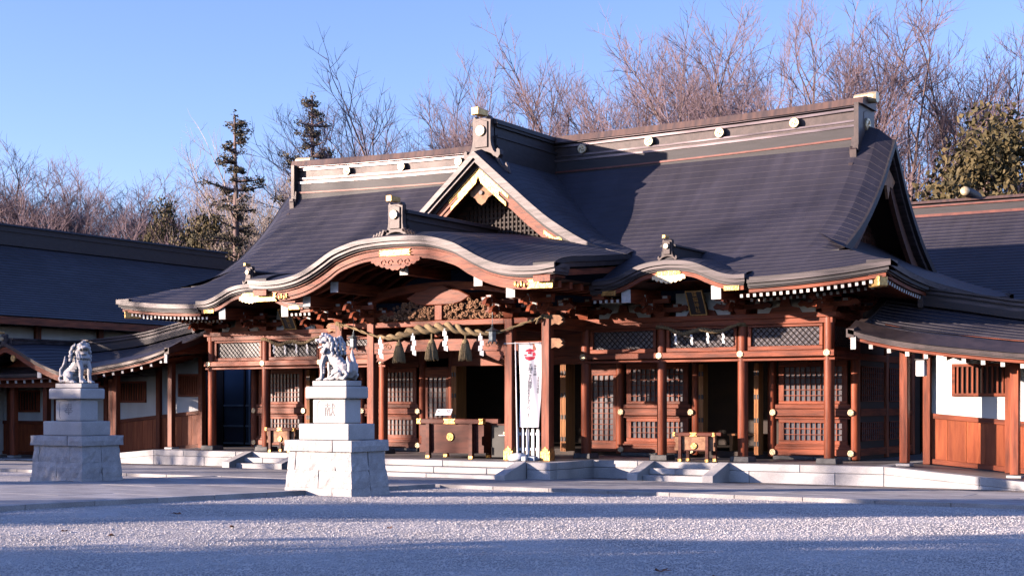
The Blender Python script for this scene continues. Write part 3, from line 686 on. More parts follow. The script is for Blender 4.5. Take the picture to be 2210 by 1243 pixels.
for s in (-1, 1):
    a, b = sorted((s * 3.3, s * 9.5))
    stones_x(platform, a, b, PF, P - .15, P, 1.75, off=.6); stones_x(platform, a, b, PF, -.05, P - .15, 1.75)
    a, b = sorted((s * 2.75, s * 3.3)); stones_x(platform, a, b, PK, P - .15, P, 1.75); stones_x(platform, a, b, PK, -.05, P - .15, 1.75)
    stones_y(platform, PK + .3, PF + .3, s * 3.3, P - .15, P, 1.1, face=s); stones_y(platform, PK + .3, PF + .3, s * 3.3, -.05, P - .15, 0.9, face=s)
    stones_y(platform, PF + .3, 7.6, s * 9.5, P - .15, P, 1.75, face=s)
# floor paving slabs visible along the edge
def steps(xc, hw, yf, cheek=.24, tread=.3):
    for k in range(3):
        z1 = P - .125 * k - (0.0 if k else 0.0); z0 = z1 - .125 if k < 2 else -.05
        y = yf - tread * k
        stones_x(platform, xc - hw, xc + hw, y, z0, z1, 1.3 if k % 2 else 1.6, depth=tread + .04 if k else .3, name='step_stone', off=.45 if k == 1 else 0)
    for s in (-1, 1):
        x0, x1 = sorted((xc + s * hw, xc + s * (hw + cheek)))
        mb = MB(); mb.yz([(yf + .02, P + .012), (yf - .02, P + .012), (yf - 2 * tread - .22, .15), (yf - 2 * tread - .22, -.05), (yf + .02, -.05)], x0 + .003, x1 - .003)
        put('step_cheek', bevelled(mb.mesh('step_cheek', 'granite'), .008), platform)
steps(0, 2.5, PK)
for s in (-1, 1): steps(s * KX, .70, PF)
# ------------------------------------------------------------------ columns
body = bpy.data.objects.new('timber_frame', None); COL.objects.link(body); body.parent = hall
def column_mesh(r, h, n=20):
    mb = MB(); mb.lathe([(r * .96, 0), (r, .02), (r, h - .02), (r * .98, h)], (0, 0, 0), n); me = mb.mesh('column', 'wood_v')
    for p in me.polygons: p.use_smooth = len(p.vertices) == 4
    return me
cm = column_mesh(.105, 2.9); cmi = column_mesh(.10, 2.98)
mb = MB(); mb.box(0, 0, .055, .42, .42, .11, tz=.94); bs_m = bevelled(mb.mesh('base_stone', 'granite_dark'), .01)
mb = MB(); mb.lathe([(.038, -.012), (.066, -.012), (.07, -.004), (.07, .02), (.038, .02)], (0, 0, 0), 12, 'y')
for k in range(6): mb.lathe([(0, -.022), (.011, -.02), (.016, -.010), (.016, 0.0), (0, 0.0)], (.046 * math.cos(1.047 * k), 0, .046 * math.sin(1.047 * k)), 6, 'y')
mb.cur = 1; mb.lathe([(0, -.006), (.037, -.006), (.037, .02), (0, .02)], (0, 0, 0), 12, 'y'); mb.cur = 0; mb.lathe([(0, -.026), (.01, -.024), (.014, -.012), (.014, 0), (0, 0)], (0, 0, 0), 8, 'y')
riv = mb.mesh('rivet_cover', ['crest', 'iron'])
XC = [s * B * k for s in (-1, 1) for k in (1.5, 2.5, 3.5, 4.5)]
def column(x, y, z0, me, stone=True, rivets=(2.56,)):
    c = put('column', me, body, (x, y, z0))
    if stone: put('base_stone', bs_m, body, (x, y, P))
    for z in rivets: put('rivet_cover', riv, body, (x, y - .155, z))
    return c
for x in XC: column(x, 0, P + .10, cm)
for s in (-1, 1):
    column(s * 8.18, 1.62, P + .02, cmi, False, ()); column(s * 8.18, 3.6, P + .02, cmi, False, ()); column(s * 8.18, 5.6, P + .02, cmi, False, ())
# beams ------------------------------------------------------------------
def beam(nm, x0, x1, y0, y1, z0, z1, m='wood_h', par=None, bev=.006):
    mb = MB(); mb.bx(x0, x1, y0, y1, z0, z1); return put(nm, bevelled(mb.mesh(nm, m), bev), par or body)
for s in (-1, 1):
    a, b = sorted((s * 2.55, s * 8.36))
    beam('head_beam', a, b, -.13, .13, 3.265, 3.37); 
    a, b = sorted((s * 2.62, s * 8.28))
    beam('head_beam', a, b, -.09, .09, 3.15, 3.262)
    a, b = sorted((s * 2.6, s * 8.33)); beam('tie_beam', a, b, -.15, -.06, 2.50, 2.62); beam('tie_beam', a, b, -.10, .10, 2.42, 2.468)
    # side return from the front corner column to the inner wall
    beam('head_beam', s * 8.18 - .1, s * 8.18 + .1, .14, 6.2, 3.265, 3.37, 'wood_d'); beam('tie_beam', s * 8.18 - .11, s * 8.18 + .11, .14, 1.55, 2.48, 2.62, 'wood_d')
    # lattice panels between the columns
    for k in range(3):
        x0 = B * (1.5 + k) + .12; x1 = B * (2.5 + k) - .12
        xa, xb = sorted((s * x0, s * x1))
        beam('panel_frame', xa, xb, -.045, .05, 3.095, 3.145); beam('panel_frame', xa, xb, -.045, .05, 2.63, 2.715)
        for xx in (xa, xb - .07): beam('panel_frame', xx, xx + .07, -.045, .05, 2.718, 3.092, 'wood_v')
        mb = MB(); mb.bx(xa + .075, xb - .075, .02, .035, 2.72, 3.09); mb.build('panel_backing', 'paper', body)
        mb = MB(); w = xb - xa - .15; h = .37; pitch = .125; x_ = xa + .075; q = MB()
        for sg in (1, -1):
            t = -h
            while t < w:
                pa = [(max(0, t), max(0, -t) if sg > 0 else 0), (min(w, t + h), 0)]
                u0 = max(0.0, t); u1 = min(w, t + h); v0 = u0 - t; v1 = u1 - t
                if sg < 0: v0, v1 = h - v0, h - v1
                if u1 - u0 > .02: mb.cyl((x_ + u0, -.002 if sg > 0 else .008, 2.72 + v0), (x_ + u1, -.002 if sg > 0 else .008, 2.72 + v1), .0075, n=4)
                t += pitch
        mb.build('diagonal_lattice', 'dark', body, kind='stuff')
    mb = MB(); mb.bx(s * 8.17, s * 8.19, .25, 1.45, 2.7, 3.1); mb.build('panel_backing', 'paper', body)
    mb = MB()
    for k in range(12):
        for d in (-1, 1):
            y0 = .25 + k * .1; mb.cyl((s * 8.20, y0, 2.7 if d > 0 else 3.1), (s * 8.20, min(1.45, y0 + .37), 3.07 if d > 0 else 2.73), .008, n=4)
    mb.build('diagonal_lattice', 'dark', body, kind='stuff')
# frieze, brackets ----------------------------------------------------------------
for s in (-1, 1):
    for k in range(3):
        x0 = B * (1.5 + k) + .30; x1 = B * (2.5 + k) - .30; a, b = sorted((s * x0, s * x1))
        mb = MB(); mb.bx(a, b, .04, .09, 3.37, 3.86); mb.build('plaster_frieze', 'plaster', body)
        mb = MB(); mb.xz([(-.34, 0), (-.28, .1), (-.12, .13), (-.08, .28), (.08, .28), (.12, .13), (.28, .1), (.34, 0)], -.02, .04, ox=(a + b) / 2, oz=3.375); mb.build('frog_leg_strut', 'wood_h', body)
def bracket_mesh():
    mb = MB()
    mb.box(0, 0, .05, .2, .2, .10, tz=1.35)
    mb.box(0, 0, .145, .86, .10, .09); mb.box(0, -.2, .145, .10, .66, .09)
    for x in (-.36, 0, .36): mb.box(x, 0, .225, .14, .14, .07, tz=1.2)
    mb.box(0, -.46, .225, .14, .14, .07, tz=1.2)
    mb.box(0, -.46, .30, .80, .10, .08); mb.box(0, -.36, .305, .10, .86, .09)
    for x in (-.33, .33): mb.box(x, -.46, .375, .13, .13, .07, tz=1.2)
    mb.box(0, -.78, .385, .13, .13, .07, tz=1.2)
    # carved noses
    for y, z, k in ((-.53, .10, 1.0), (-.79, .26, .9)):
        mb.yz([(0, .1), (-.10 * k, .12), (-.24 * k, .06), (-.30 * k, -.05), (-.22 * k, -.02), (-.14 * k, -.01), (-.1 * k, -.08), (0, -.06)], -.04, .04, y, z)
    for x in (-.43, .43):
        sx = 1 if x > 0 else -1
        mb.xz([(0, .05), (.12, .09), (.2, .02), (.16, -.03), (.08, -.02), (0, -.06)][::sx], -.05, .05, x, .15, sx=sx)
    mb.cur = 1
    for (x, y, z, w, h) in ((0, -.536, .225, .10, .055), (0, -.86, .385, .10, .055), (-.36, -.076, .225, .10, .05), (.36, -.076, .225, .10, .05), (-.33, -.532, .375, .1, .05), (.33, -.532, .375, .1, .05), (0, -.536, .145, .10, .02), (0, -.80, .305, .085, .06)):
        mb.box(x, y, z, w, .014, h)
    return mb.mesh('bracket', ['wood_h', 'white_paint'])
bmsh = bracket_mesh()
for x in XC: put('bracket', bmsh, body, (x, -.02, 3.372))
for y in (1.6, 3.6): put('bracket', bmsh, body, (8.2, y, 3.372), rz=rad(90))
# ------------------------------------------------------------------ inner wall
IY = 1.62
walls = bpy.data.objects.new('inner_wall', None); COL.objects.link(walls); walls.parent = hall
pane_cache = {}
def lattice(x0, x1, z0, z1, nx, nz, panes, y=IY):
    mb = MB()
    for i in range(1, nx): x = lerp(x0, x1, i / nx); mb.bx(x - .008, x + .008, y - .022, y + .004, z0, z1)
    for j in range(1, nz): z = lerp(z0, z1, j / nz); mb.bx(x0, x1, y - .026, y + .002, z - .008, z + .008)
    mb.build('window_bars', 'wood_h', walls, kind='stuff')
    if panes:
        w, h = (x1 - x0) / nx, (z1 - z0) / nz; key = (round(w, 3), round(h, 3))
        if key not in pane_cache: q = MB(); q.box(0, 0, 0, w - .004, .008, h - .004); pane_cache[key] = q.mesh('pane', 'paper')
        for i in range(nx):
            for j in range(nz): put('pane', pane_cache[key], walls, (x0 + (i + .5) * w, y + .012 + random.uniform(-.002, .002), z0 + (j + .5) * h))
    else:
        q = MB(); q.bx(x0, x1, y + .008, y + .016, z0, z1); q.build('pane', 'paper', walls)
def wbeam(nm, a, b, y0, y1, z0, z1, m='wood_h'): return beam(nm, a, b, y0, y1, z0, z1, m, walls)
def wall_bay(s, x0, x1, panes):
    a, b = sorted((s * x0, s * x1))
    wbeam('ground_beam', a, b, IY - .09, IY + .09, .465, .60); wbeam('ledge', a + .02, b - .02, IY - .06, IY + .06, .60, .66); wbeam('ledge', a + .05, b - .05, IY - .045, IY + .045, .66, .70)
    for z0, z1, g0, g1, nz in ((.70, 1.235, .785, 1.155, 3), (1.545, 2.45, 1.61, 2.33, 6)):
        wbeam('window_frame', a + .1, b - .1, IY - .035, IY + .03, z0, g0); wbeam('window_frame', a + .1, b - .1, IY - .035, IY + .03, g1, z1)
        for xx in (a + .1, b - .22): wbeam('window_frame', xx, xx + .12, IY - .035, IY + .03, g0 + .001, g1 - .001, 'wood_v')
        lattice(a + .22, b - .22, g0, g1, 11, nz, panes)
    wbeam('ledge', a + .03, b - .03, IY - .05, IY + .05, 1.237, 1.275); wbeam('rail', a, b, IY - .10, IY + .06, 1.295, 1.445); wbeam('ledge', a + .03, b - .03, IY - .06, IY + .05, 1.455, 1.542)
    wbeam('lintel', a, b, IY - .08, IY + .06, 2.455, 2.60)
    mb = MB(); mb.bx(a, b, IY - .02, IY + .02, 2.60, 3.6); mb.build('upper_board', 'wood_h', walls)
    stones = stones_x(walls, a, b, IY - .12, P, .462, .9, depth=.24, m='granite_dark', name='sill_stone')
    for xx in (a, b):
        for z in (1.37, .53): put('rivet_cover', riv, walls, (xx, IY - .125, z))
icm = column_mesh(.095, 3.1, 16)
mb = MB(); mb.box(0, 0, 0, .045, .022, .10); hinge_me = mb.mesh('hinge_plate', 'iron')
for s in (-1, 1):
    wall_bay(s, 6.42, 8.12, s > 0); wall_bay(s, 2.80, 4.52, s > 0)
    for xx in (6.36, 4.6, 2.73, 1.86): put('column', icm, walls, (s * xx, IY, P + .06))
    # narrow tall lattice door beside the central opening
    a, b = sorted((s * 1.95, s * 2.64))
    for z0, z1 in ((.47, .72), (2.2, 2.45)): wbeam('door_frame', a, b, IY - .03, IY + .03, z0, z1)
    for xx in (a, b - .08): wbeam('door_frame', xx, xx + .08, IY - .03, IY + .03, .722, 2.198, 'wood_v')
    lattice(a + .08, b - .08, .722, 2.198, 4, 12, False)
    # side doorway: lintel, board above, folded leaf
    a, b = sorted((s * 4.60, s * 6.36)); wbeam('lintel', a, b, IY - .08, IY + .06, 2.455, 2.60)
    mb = MB(); mb.bx(a, b, IY - .02, IY + .02, 2.60, 3.6); mb.build('upper_board', 'wood_h', walls)
    for xx in (6.12, 4.84):
        mb = MB(); mb.bx(s * xx - .05, s * xx + .05, IY - .28, IY - .02, .47, 2.42)
        for k in range(3): mb.bx(s * xx - .05 + .035 * k - .003, s * xx - .05 + .035 * k + .02, IY - .292, IY - .28, .48, 2.41)
        lf = mb.build('door_leaf', 'wood_pale', walls)
        for z in (.7, 1.2, 1.7, 2.2):
            for dx in (-.0325, .0325): put('hinge_plate', hinge_me, walls, (s * xx + dx, IY - .286, z))
    for xx in (1.5, 1.72):
        mb = MB(); mb.bx(s * xx - .07, s * xx + .07, IY - .45, IY - .02, .47, 2.45)
        for k in range(4): mb.bx(s * xx - .07 + .037 * k, s * xx - .07 + .037 * k + .022, IY - .462, IY - .45, .48, 2.44)
        if xx == 1.5:
            mb.build('door_leaf', 'wood_pale', walls)
            for z in (.75, 1.25, 1.75, 2.25):
                for dx in (-.0375, .0375): put('hinge_plate', hinge_me, walls, (s * xx + dx, IY - .459, z))
wbeam('lintel', -1.86, 1.86, IY - .08, IY + .06, 2.46, 2.66)
mb = MB(); mb.bx(-2.73, 2.73, IY - .02, IY + .02, 2.66, 3.7); mb.build('upper_board', 'wood_h', walls)
# dark room behind, side walls
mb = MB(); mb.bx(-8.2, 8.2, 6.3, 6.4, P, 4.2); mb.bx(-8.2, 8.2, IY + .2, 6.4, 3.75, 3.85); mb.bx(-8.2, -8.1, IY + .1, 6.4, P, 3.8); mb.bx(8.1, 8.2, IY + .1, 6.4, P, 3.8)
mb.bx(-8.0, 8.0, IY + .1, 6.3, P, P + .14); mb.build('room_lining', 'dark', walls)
for s in (-1, 1):
    for y0, y1 in ((1.75, 3.5), (3.7, 5.5)):
        X_ = s * 8.215
        for z0, z1 in ((.47, .62), (1.3, 1.45), (2.46, 2.6)): mb = MB(); mb.box(X_, (y0 + y1) / 2, (z0 + z1) / 2, .08, y1 - y0, z1 - z0); mb.build('rail', 'wood_d', walls)
        for g0, g1, nz in ((.78, 1.16, 3), (1.61, 2.33, 6)):
            mb = MB(); mb.box(X_ - s * .004, (y0 + y1) / 2, (g0 + g1) / 2, .01, y1 - y0 - .3, g1 - g0); mb.build('pane', 'paper', walls)
            mb = MB()
            for i in range(12): mb.box(X_ + s * .01, lerp(y0 + .15, y1 - .15, i / 11), (g0 + g1) / 2, .02, .016, g1 - g0)
            for j in range(nz + 1): mb.box(X_ + s * .012, (y0 + y1) / 2, lerp(g0, g1, j / nz), .02, y1 - y0 - .3, .016)
            mb.build('window_bars', 'wood_d', walls, kind='stuff')
# porch ceiling closing the space above the columns
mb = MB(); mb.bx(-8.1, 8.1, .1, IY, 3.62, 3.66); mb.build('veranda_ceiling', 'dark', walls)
# ------------------------------------------------------------------ porch frame
pf = bpy.data.objects.new('porch_frame', None); COL.objects.link(pf); pf.parent = hall
KYP = -1.63
mb = MB(); mb.box(0, 0, 1.49, .20, .20, 2.98); pm = bevelled(mb.mesh('porch_post', 'wood_v'), .018)
def fitting_mesh():
    mb = MB()
    for rz in (0, rad(90), rad(180), rad(270)):
        c, s = math.cos(rz), math.sin(rz)
        pol = [(-.107, 0), (.107, 0), (.107, .2), (.06, .185), (.075, .23), (.03, .25), (0, .29), (-.03, .25), (-.075, .23), (-.06, .185), (-.107, .2)]
        f = lambda w: (lambda u, v: (u * c - w * s, u * s + w * c, v))
        mb.prism(pol, f(-.109), f(-.101))
    return mb.mesh('post_shoe', 'gold')
shoe = fitting_mesh()
PX = [-2.71, -1.81, 1.81, 2.71]
for x in PX:
    put('porch_post', pm, pf, (x, KYP, P)); put('post_shoe', shoe, pf, (x, KYP, P + .002)); put('bracket', bmsh, pf, (x, KYP, 3.372))
def pbeam(nm, a, b, y0, y1, z0, z1, m='wood_h'): return beam(nm, a, b, y0, y1, z0, z1, m, pf, .012)
pbeam('tie_beam', -2.98, -2.81, KYP - .07, KYP + .07, 3.24, 3.37)
for a, b in ((-2.61, -1.91), (-1.71, 1.71), (1.91, 2.61)): pbeam('tie_beam', a, b, KYP - .06, KYP + .06, 3.235, 3.36)
NOSE = [(0, .07), (.1, .07), (.2, .06), (.26, .0), (.22, -.03), (.28, -.06), (.18, -.12), (.1, -.09), (0, -.13)]
for s in (-1, 1):
    for zc in (3.31, 2.83):
        mb = MB(); mb.xz(NOSE[::s], KYP - .06, KYP + .06, s * 2.81, zc, sx=s, sc=1.1); mb.build('beam_nose', 'white_paint' if False else 'wood_carve', pf)
# rainbow beam: slightly arched, with carved eyebrow grooves
mb = MB(); R = []
for x in frange(-1.71, 1.71, 24):
    z = .05 * (1 - (x / 1.71) ** 2); R.append([(x, KYP - .08, 2.66 + z * .8), (x, KYP + .08, 2.66 + z * .8), (x, KYP + .08, 2.90 + z), (x, KYP - .08, 2.90 + z)])
mb.rings(R); mb.build('rainbow_beam', 'wood_h', pf)
for s in (-1, 1):
    mb = MB()
    pts = [(s * (1.62 - .05 * k), KYP - .082, 2.72 + .17 * (k / 6) ** .6 - .0 * k) for k in range(7)]
    mb.tube(pts, [.012] * 7, 4); mb.tube([(s * (1.3 + .09 * math.cos(t) * (1 - t / 9)), KYP - .082, 2.80 + .07 * math.sin(t) * (1 - t / 9)) for t in np.linspace(0, 7, 18)], .01, 4)
    mb.build('beam_carving', 'wood_carve', pf)
for s in (-1, 1):
    a, b = sorted((s * 1.91, s * 2.61)); pbeam('tie_beam', a, b, KYP - .055, KYP + .055, 2.66, 2.86)
    # deep tie beams back to the hall
    for xx in (1.81, 2.71):
        beam('shrimp_beam', s * xx - .08, s * xx + .08, KYP + .11, -.12, 3.12, 3.36, 'wood_d', pf)
    # pale bracket nose below the rainbow beam
    mb = MB(); mb.xz([(0, .06), (-.62, .08), (-.62, .06), (-.16, -.14), (-.10, -.09), (-.02, -.12), (-.06, -.04), (0, -.03)][::s], KYP - .05, KYP + .05, s * 1.70, 2.60, sx=s); mb.build('beam_bracket', 'wood_h', pf)
# king strut, openwork carvings and upper rainbow beam
pbeam('king_strut', -.1, .1, KYP - .06, KYP + .06, 3.0, 3.235, 'wood_v'); pbeam('king_strut', -.1, .1, KYP - .06, KYP + .06, 3.362, 3.70, 'wood_v')
def scroll_panel(x0, x1, zf, seed):
    rnd = random.Random(seed); mb = MB(); n = 0
    mb.xz([(x0, 3.37)] + [(x, lerp(3.37, zf(x), .5)) for x in frange(x0, x1, 9)] + [(x1, 3.37)], KYP + .03, KYP + .045)
    for _ in range(150):
        x = rnd.uniform(x0, x1); zt = zf(x)
        if zt < 3.45: continue
        z = rnd.uniform(3.40, zt); r = rnd.uniform(.03, .062); a0 = rnd.uniform(0, 6.28); d = rnd.choice((-1, 1)); y = KYP - rnd.uniform(-.02, .07)
        pts = [(x + r * (1 - t / 8) * math.cos(a0 + d * t), y - .012 * t / 7, z + r * (1 - t / 8) * math.sin(a0 + d * t)) for t in np.linspace(0, 7, 9)]
        mb.tube(pts, [.008, .012, .015, .017, .018, .018, .018, .02, .022], 5)
    o = mb.build('openwork_carving', 'wood_carve', pf, smooth=True); return o
for s in (-1, 1):
    zf = cr_interp([0, .2, .6, 1.0, 1.35, 1.7], [3.62, 3.66, 3.80, 3.74, 3.58, 3.42])
    a, b = sorted((s * .13, s * 1.66)); scroll_panel(a, b, lambda x: zf(abs(x)), 11 + s)
mb = MB(); mb.xz([(-.85, 3.86), (-.62, 3.74), (-.4, 3.69), (.4, 3.69), (.62, 3.74), (.85, 3.86), (.55, 4.0), (.3, 4.04), (.18, 4.12), (-.18, 4.12), (-.3, 4.04), (-.55, 4.0)], KYP - .09, KYP + .09)
put('carved_capital', bevelled(mb.mesh('carved_capital', 'wood_h'), .02), pf)
mb = MB(); R = []
for x in frange(-2.0, 2.0, 30):
    z = 3.78 + .26 * (1 - (x / 2.0) ** 2) ** .8 if abs(x) < 2 else 3.78
    R.append([(x, KYP + .1, z), (x, KYP + .28, z), (x, KYP + .28, z + .17), (x, KYP + .1, z + .17)])
mb.rings(R); mb.build('upper_rainbow_beam', 'wood_h', pf)
# white painted purlin ends under the porch roof
mb = MB(); mb.box(0, 0, 0, .2, 1.6, .22); mb.cur = 1; mb.box(0, -.81, 0, .205, .016, .225); pur = mb.mesh('purlin', ['wood_d', 'white_paint'])
for x, z in ((-2.62, 3.79), (2.62, 3.79), (-1.85, 4.07), (1.85, 4.05), (0, 4.36)):
    put('purlin', pur, pf, (x, KY + 1.28, z))
# ================================================================== side galleries
g_floor = lambda a: P - .085 * max(0.0, min(a, 13.6) - 9.5)
g_ridge = cr_interp([8.2, 9.0, 9.87, 10.65, 11.6, 12.8, 19], [3.95, 3.80, 3.67, 3.54, 3.37, 3.26, 3.26])
g_eave = cr_interp([8.0, 8.8, 9.04, 9.5, 10.3, 11.2, 12.07, 13, 19], [3.2, 2.97, 2.90, 2.78, 2.64, 2.53, 2.44, 2.40, 2.38])
GEY, GRY = -0.9, 1.3
def gallery(s, label, amax, windows):
    G = thing('side_gallery', label, 'gallery', (s * 9.5, 0, 0), 'galleries flanking the hall')
    L0 = (-s * 9.5, 0, 0)
    def bld(mb, nm, m, kind=None, par=None, bev=None, fix=True):
        me = mb.mesh(nm, m, False, fix)
        if bev: bevelled(me, bev)
        if par: return put(nm, me, par, None, kind)
        return put(nm, me, G, L0, kind)
    # roof courses
    nrow = 15; mb = MB()
    def rp(a, t, side):
        ze, zr = g_eave(a), g_ridge(a) - .12
        y = lerp(GEY, GRY, t) if side == 0 else lerp(2 * GRY - GEY, GRY, t)
        return (s * a, y, lerp(ze, zr, .62 * t + .38 * t ** 2.2))
    A = [8.6 + .001] + frange(8.85, amax, int((amax - 8.8) / .3))
    for side in (0, 1):
        for i in range(nrow):
            t0, t1 = i / nrow, (i + 1) / nrow
            Aa = [max(a, 8.85 + .0 * t0) for a in A][1:]
            l0 = [rp(a, t0, side) for a in Aa]; l1 = [(p[0], p[1], p[2] + .014) for p in l0]; l2 = [rp(a, t1, side) for a in Aa]
            Gd = [l0, l1, l2]; uv = [[(a, i * .2) for a in Aa], [(a, i * .2 + .01) for a in Aa], [(a, i * .2 + .2) for a in Aa]]
            fl = (s < 0) != (side == 1)
            mb.grid([r[::-1] for r in Gd] if fl else Gd, [r[::-1] for r in uv] if fl else uv)
    roof = bld(mb, 'gallery_roof', 'roof', fix=False)
    Ae = frange(8.85, amax, 30)
    for (o0, z0, z1, m, nm) in ((0, .012, -.07, 'copper_brown', 'eave_edge'), (.05, -.07, -.10, 'copper_edge', 'eave_strip'), (.08, -.115, -.165, 'wood_h', 'eave_board')):
        R = [[(s * a, GEY + o0, g_eave(a) + z0), (s * a, GEY + .5, g_eave(a) + z0 + .2), (s * a, GEY + .5, g_eave(a) + z1 + .2), (s * a, GEY + o0, g_eave(a) + z1)] for a in Ae]
        mb = MB(); mb.rings(R); bld(mb, nm, m)
    mb = MB(); mb.grid([[(s * a, GEY + .1, g_eave(a) - .13) for a in Ae], [(s * a, GRY, g_eave(a) + .28) for a in Ae]]); bld(mb, 'soffit', 'wood_d')
    # end verge next to the hall
    R = []
    for t in frange(0, 1, 14):
        p = rp(8.85, t, 0); R.append([(p[0] - s * .03, p[1], p[2] + .02), (p[0] + s * .12, p[1], p[2] + .02), (p[0] + s * .12, p[1], p[2] - .14), (p[0] - s * .03, p[1], p[2] - .14)])
    mb = MB(); mb.rings(R); bld(mb, 'verge_edge', 'copper_brown')
    mb = MB(); top = [rp(8.85, t, 0) for t in frange(0, 1, 14)]; poly = [(p[1] + .12, p[2] - .1) for p in top] + [(GRY, 2.9), (GEY + .4, g_eave(8.85) - .14)]
    mb.yz(poly, s * 8.88, s * 8.92); bld(mb, 'end_board', 'wood_d')
    mb = MB(); mb.bx(s * 8.95 - .05, s * 8.95 + .05, GEY + .02, GEY + .05, g_eave(8.95) - .34, g_eave(8.95) - .1); bld(mb, 'verge_board', 'white_paint')
    # ridge
    Ar = frange(9.75, amax, 24)
    for (hd, z0, z1, m) in ((.30, -.2, -.06, 'copper_dark'), (.25, -.06, 0.0, 'copper_edge'), (.2, 0, .05, 'copper_dark'), (.24, .05, .10, 'copper_edge'), (.19, .10, .13, 'copper_dark'), (.25, .13, .17, 'copper_edge')):
        mb = MB(); mb.rings([[(s * a, GRY - hd, g_ridge(a) + z0), (s * a, GRY + hd, g_ridge(a) + z0), (s * a, GRY + hd, g_ridge(a) + z1), (s * a, GRY - hd, g_ridge(a) + z1)] for a in Ar]); bld(mb, 'ridge_course', m)
    mb = MB(); mb.bx(s * 9.72 - .04, s * 9.72 + .04, GRY - .28, GRY + .28, g_ridge(9.7) - .05, g_ridge(9.7) + .24); mb.bx(s * 9.72 - .05, s * 9.72 + .05, GRY - .4, GRY - .22, g_ridge(9.7) - .25, g_ridge(9.7) + .02); bld(mb, 'ridge_end', 'copper_edge')
    # rafters
    mb = MB(); mb.box(0, .75, 0, .07, 1.5, .08); mb.cur = 1; mb.box(0, -.006, 0, .075, .012, .085); me = mb.mesh('rafter', ['wood_d', 'white_paint'])
    a = 9.25
    while a < amax:
        o = put('rafter', me, G, (s * a - s * 9.5, GEY + .16, g_eave(a) - .21)); o.rotation_euler = (.14, 0, 0); a += .345
    # floor, facing stones (ramped)
    mb = MB(); Af = frange(9.45, amax, 20)
    mb.rings([[(s * a, PF + .1, -.1), (s * a, 3.4, -.1), (s * a, 3.4, g_floor(a) - .004), (s * a, PF + .1, g_floor(a) - .004)] for a in Af]); bld(mb, 'gallery_floor', 'floor_stone')
    a = 9.5
    while a < amax - .1:
        b = min(a + 1.75, amax)
        for k in range(2):
            mb = MB(); R = []
            for q in (a + .004, b - .004):
                z1 = g_floor(q) - (.15 if k else 0) ; z0 = (g_floor(q) - .146) if k == 0 else -.1
                R.append([(s * q, PF, z0), (s * q, PF + .3, z0), (s * q, PF + .3, z1), (s * q, PF, z1)])
            mb.rings(R); bld(mb, 'facing_stone', 'granite', bev=.006)
        a = b
    # posts, wall
    posts = [9.66 + 2.05 * k for k in range(6) if 9.66 + 2.05 * k < amax - .2]
    for a in posts:
        z0 = g_floor(a); zt = g_eave(a) + .16
        mb = MB(); mb.box(s * a, .05, (z0 + zt) / 2 + .03, .16, .16, zt - z0 - .06); bld(mb, 'gallery_post', 'wood_v', bev=.012)
        mb = MB(); mb.box(s * a, .05, z0 + .025, .27, .27, .05); bld(mb, 'base_stone', 'granite', bev=.006)
        mb = MB(); mb.box(s * a, .05, zt + .02, .46, .1, .1); mb.box(s * a, -.1, zt - .06, .09, .5, .1); mb.cur = 1; mb.box(s * a, -.357, zt - .06, .085, .014, .09); bld(mb, 'post_bracket', ['wood_h', 'white_paint'])
    mb = MB(); mb.rings([[(s * a, -.02, g_eave(a) + .14), (s * a, .12, g_eave(a) + .14), (s * a, .12, g_eave(a) + .26), (s * a, -.02, g_eave(a) + .26)] for a in frange(9.3, amax, 12)]); bld(mb, 'eave_beam', 'wood_h')
    # the wall itself
    wa = 9.78
    mb = MB(); mb.rings([[(s * a, GRY, g_floor(a) + .9), (s * a, GRY + .1, g_floor(a) + .9), (s * a, GRY + .1, g_ridge(a) - .3), (s * a, GRY, g_ridge(a) - .3)] for a in frange(wa, amax, 10)]); bld(mb, 'plaster_wall', 'plaster')
    # wainscot boards one by one
    a = wa; rnd = random.Random(5 + s)
    while a < amax - .05:
        b = min(a + .37, amax); mb = MB(); y = GRY - .012 - rnd.uniform(0, .006)
        mb.rings([[(s * q, y, g_floor(q) + .1), (s * q, GRY + .1, g_floor(q) + .1), (s * q, GRY + .1, g_floor(q) + .93), (s * q, y, g_floor(q) + .93)] for q in (a + .0015, b - .0015)]); bld(mb, 'wainscot_board', 'board', bev=.003); a = b
    for (z0, z1, yy) in ((.02, .12, .06), (.92, 1.02, .05)):
        mb = MB(); mb.rings([[(s * q, GRY - yy, g_floor(q) + z0), (s * q, GRY + .1, g_floor(q) + z0), (s * q, GRY + .1, g_floor(q) + z1), (s * q, GRY - yy, g_floor(q) + z1)] for q in frange(wa - .05, amax, 8)]); bld(mb, 'wall_rail', 'wood_h', bev=.005)
    for a in [wa - .02] + [p + 1.68 for p in posts]:
        if a > amax: continue
        mb = MB(); mb.box(s * a, GRY - .02, (g_floor(a) + g_ridge(a) - .3) / 2, .15, .16, g_ridge(a) - .3 - g_floor(a)); bld(mb, 'wall_post', 'wood_v', bev=.01)
    for a0, a1, z0, z1 in windows:
        mb = MB()
        for (x0, x1, q0, q1) in ((a0, a1, z0, z0 + .06), (a0, a1, z1 - .06, z1), (a0, a0 + .06, z0 + .06, z1 - .06), (a1 - .06, a1, z0 + .06, z1 - .06)): mb.bx(s * x0, s * x1, GRY - .05, GRY + .02, q0, q1)
        win = bld(mb, 'window', 'wood_h')
        n = 10
        bm_ = MB(); bm_.box(0, 0, 0, .035, .045, z1 - z0 - .12); bme = bm_.mesh('window_bar', 'wood_v')
        for k in range(n): put('window_bar', bme, win, (s * lerp(a0 + .11, a1 - .11, k / (n - 1)), GRY - .02, (z0 + z1) / 2))
        mb = MB(); mb.bx(s * (a0 + .05), s * (a1 - .05), GRY - .004, GRY - .001, z0 + .05, z1 - .05); bld(mb, 'window_recess', 'dark', par=win)
    return G
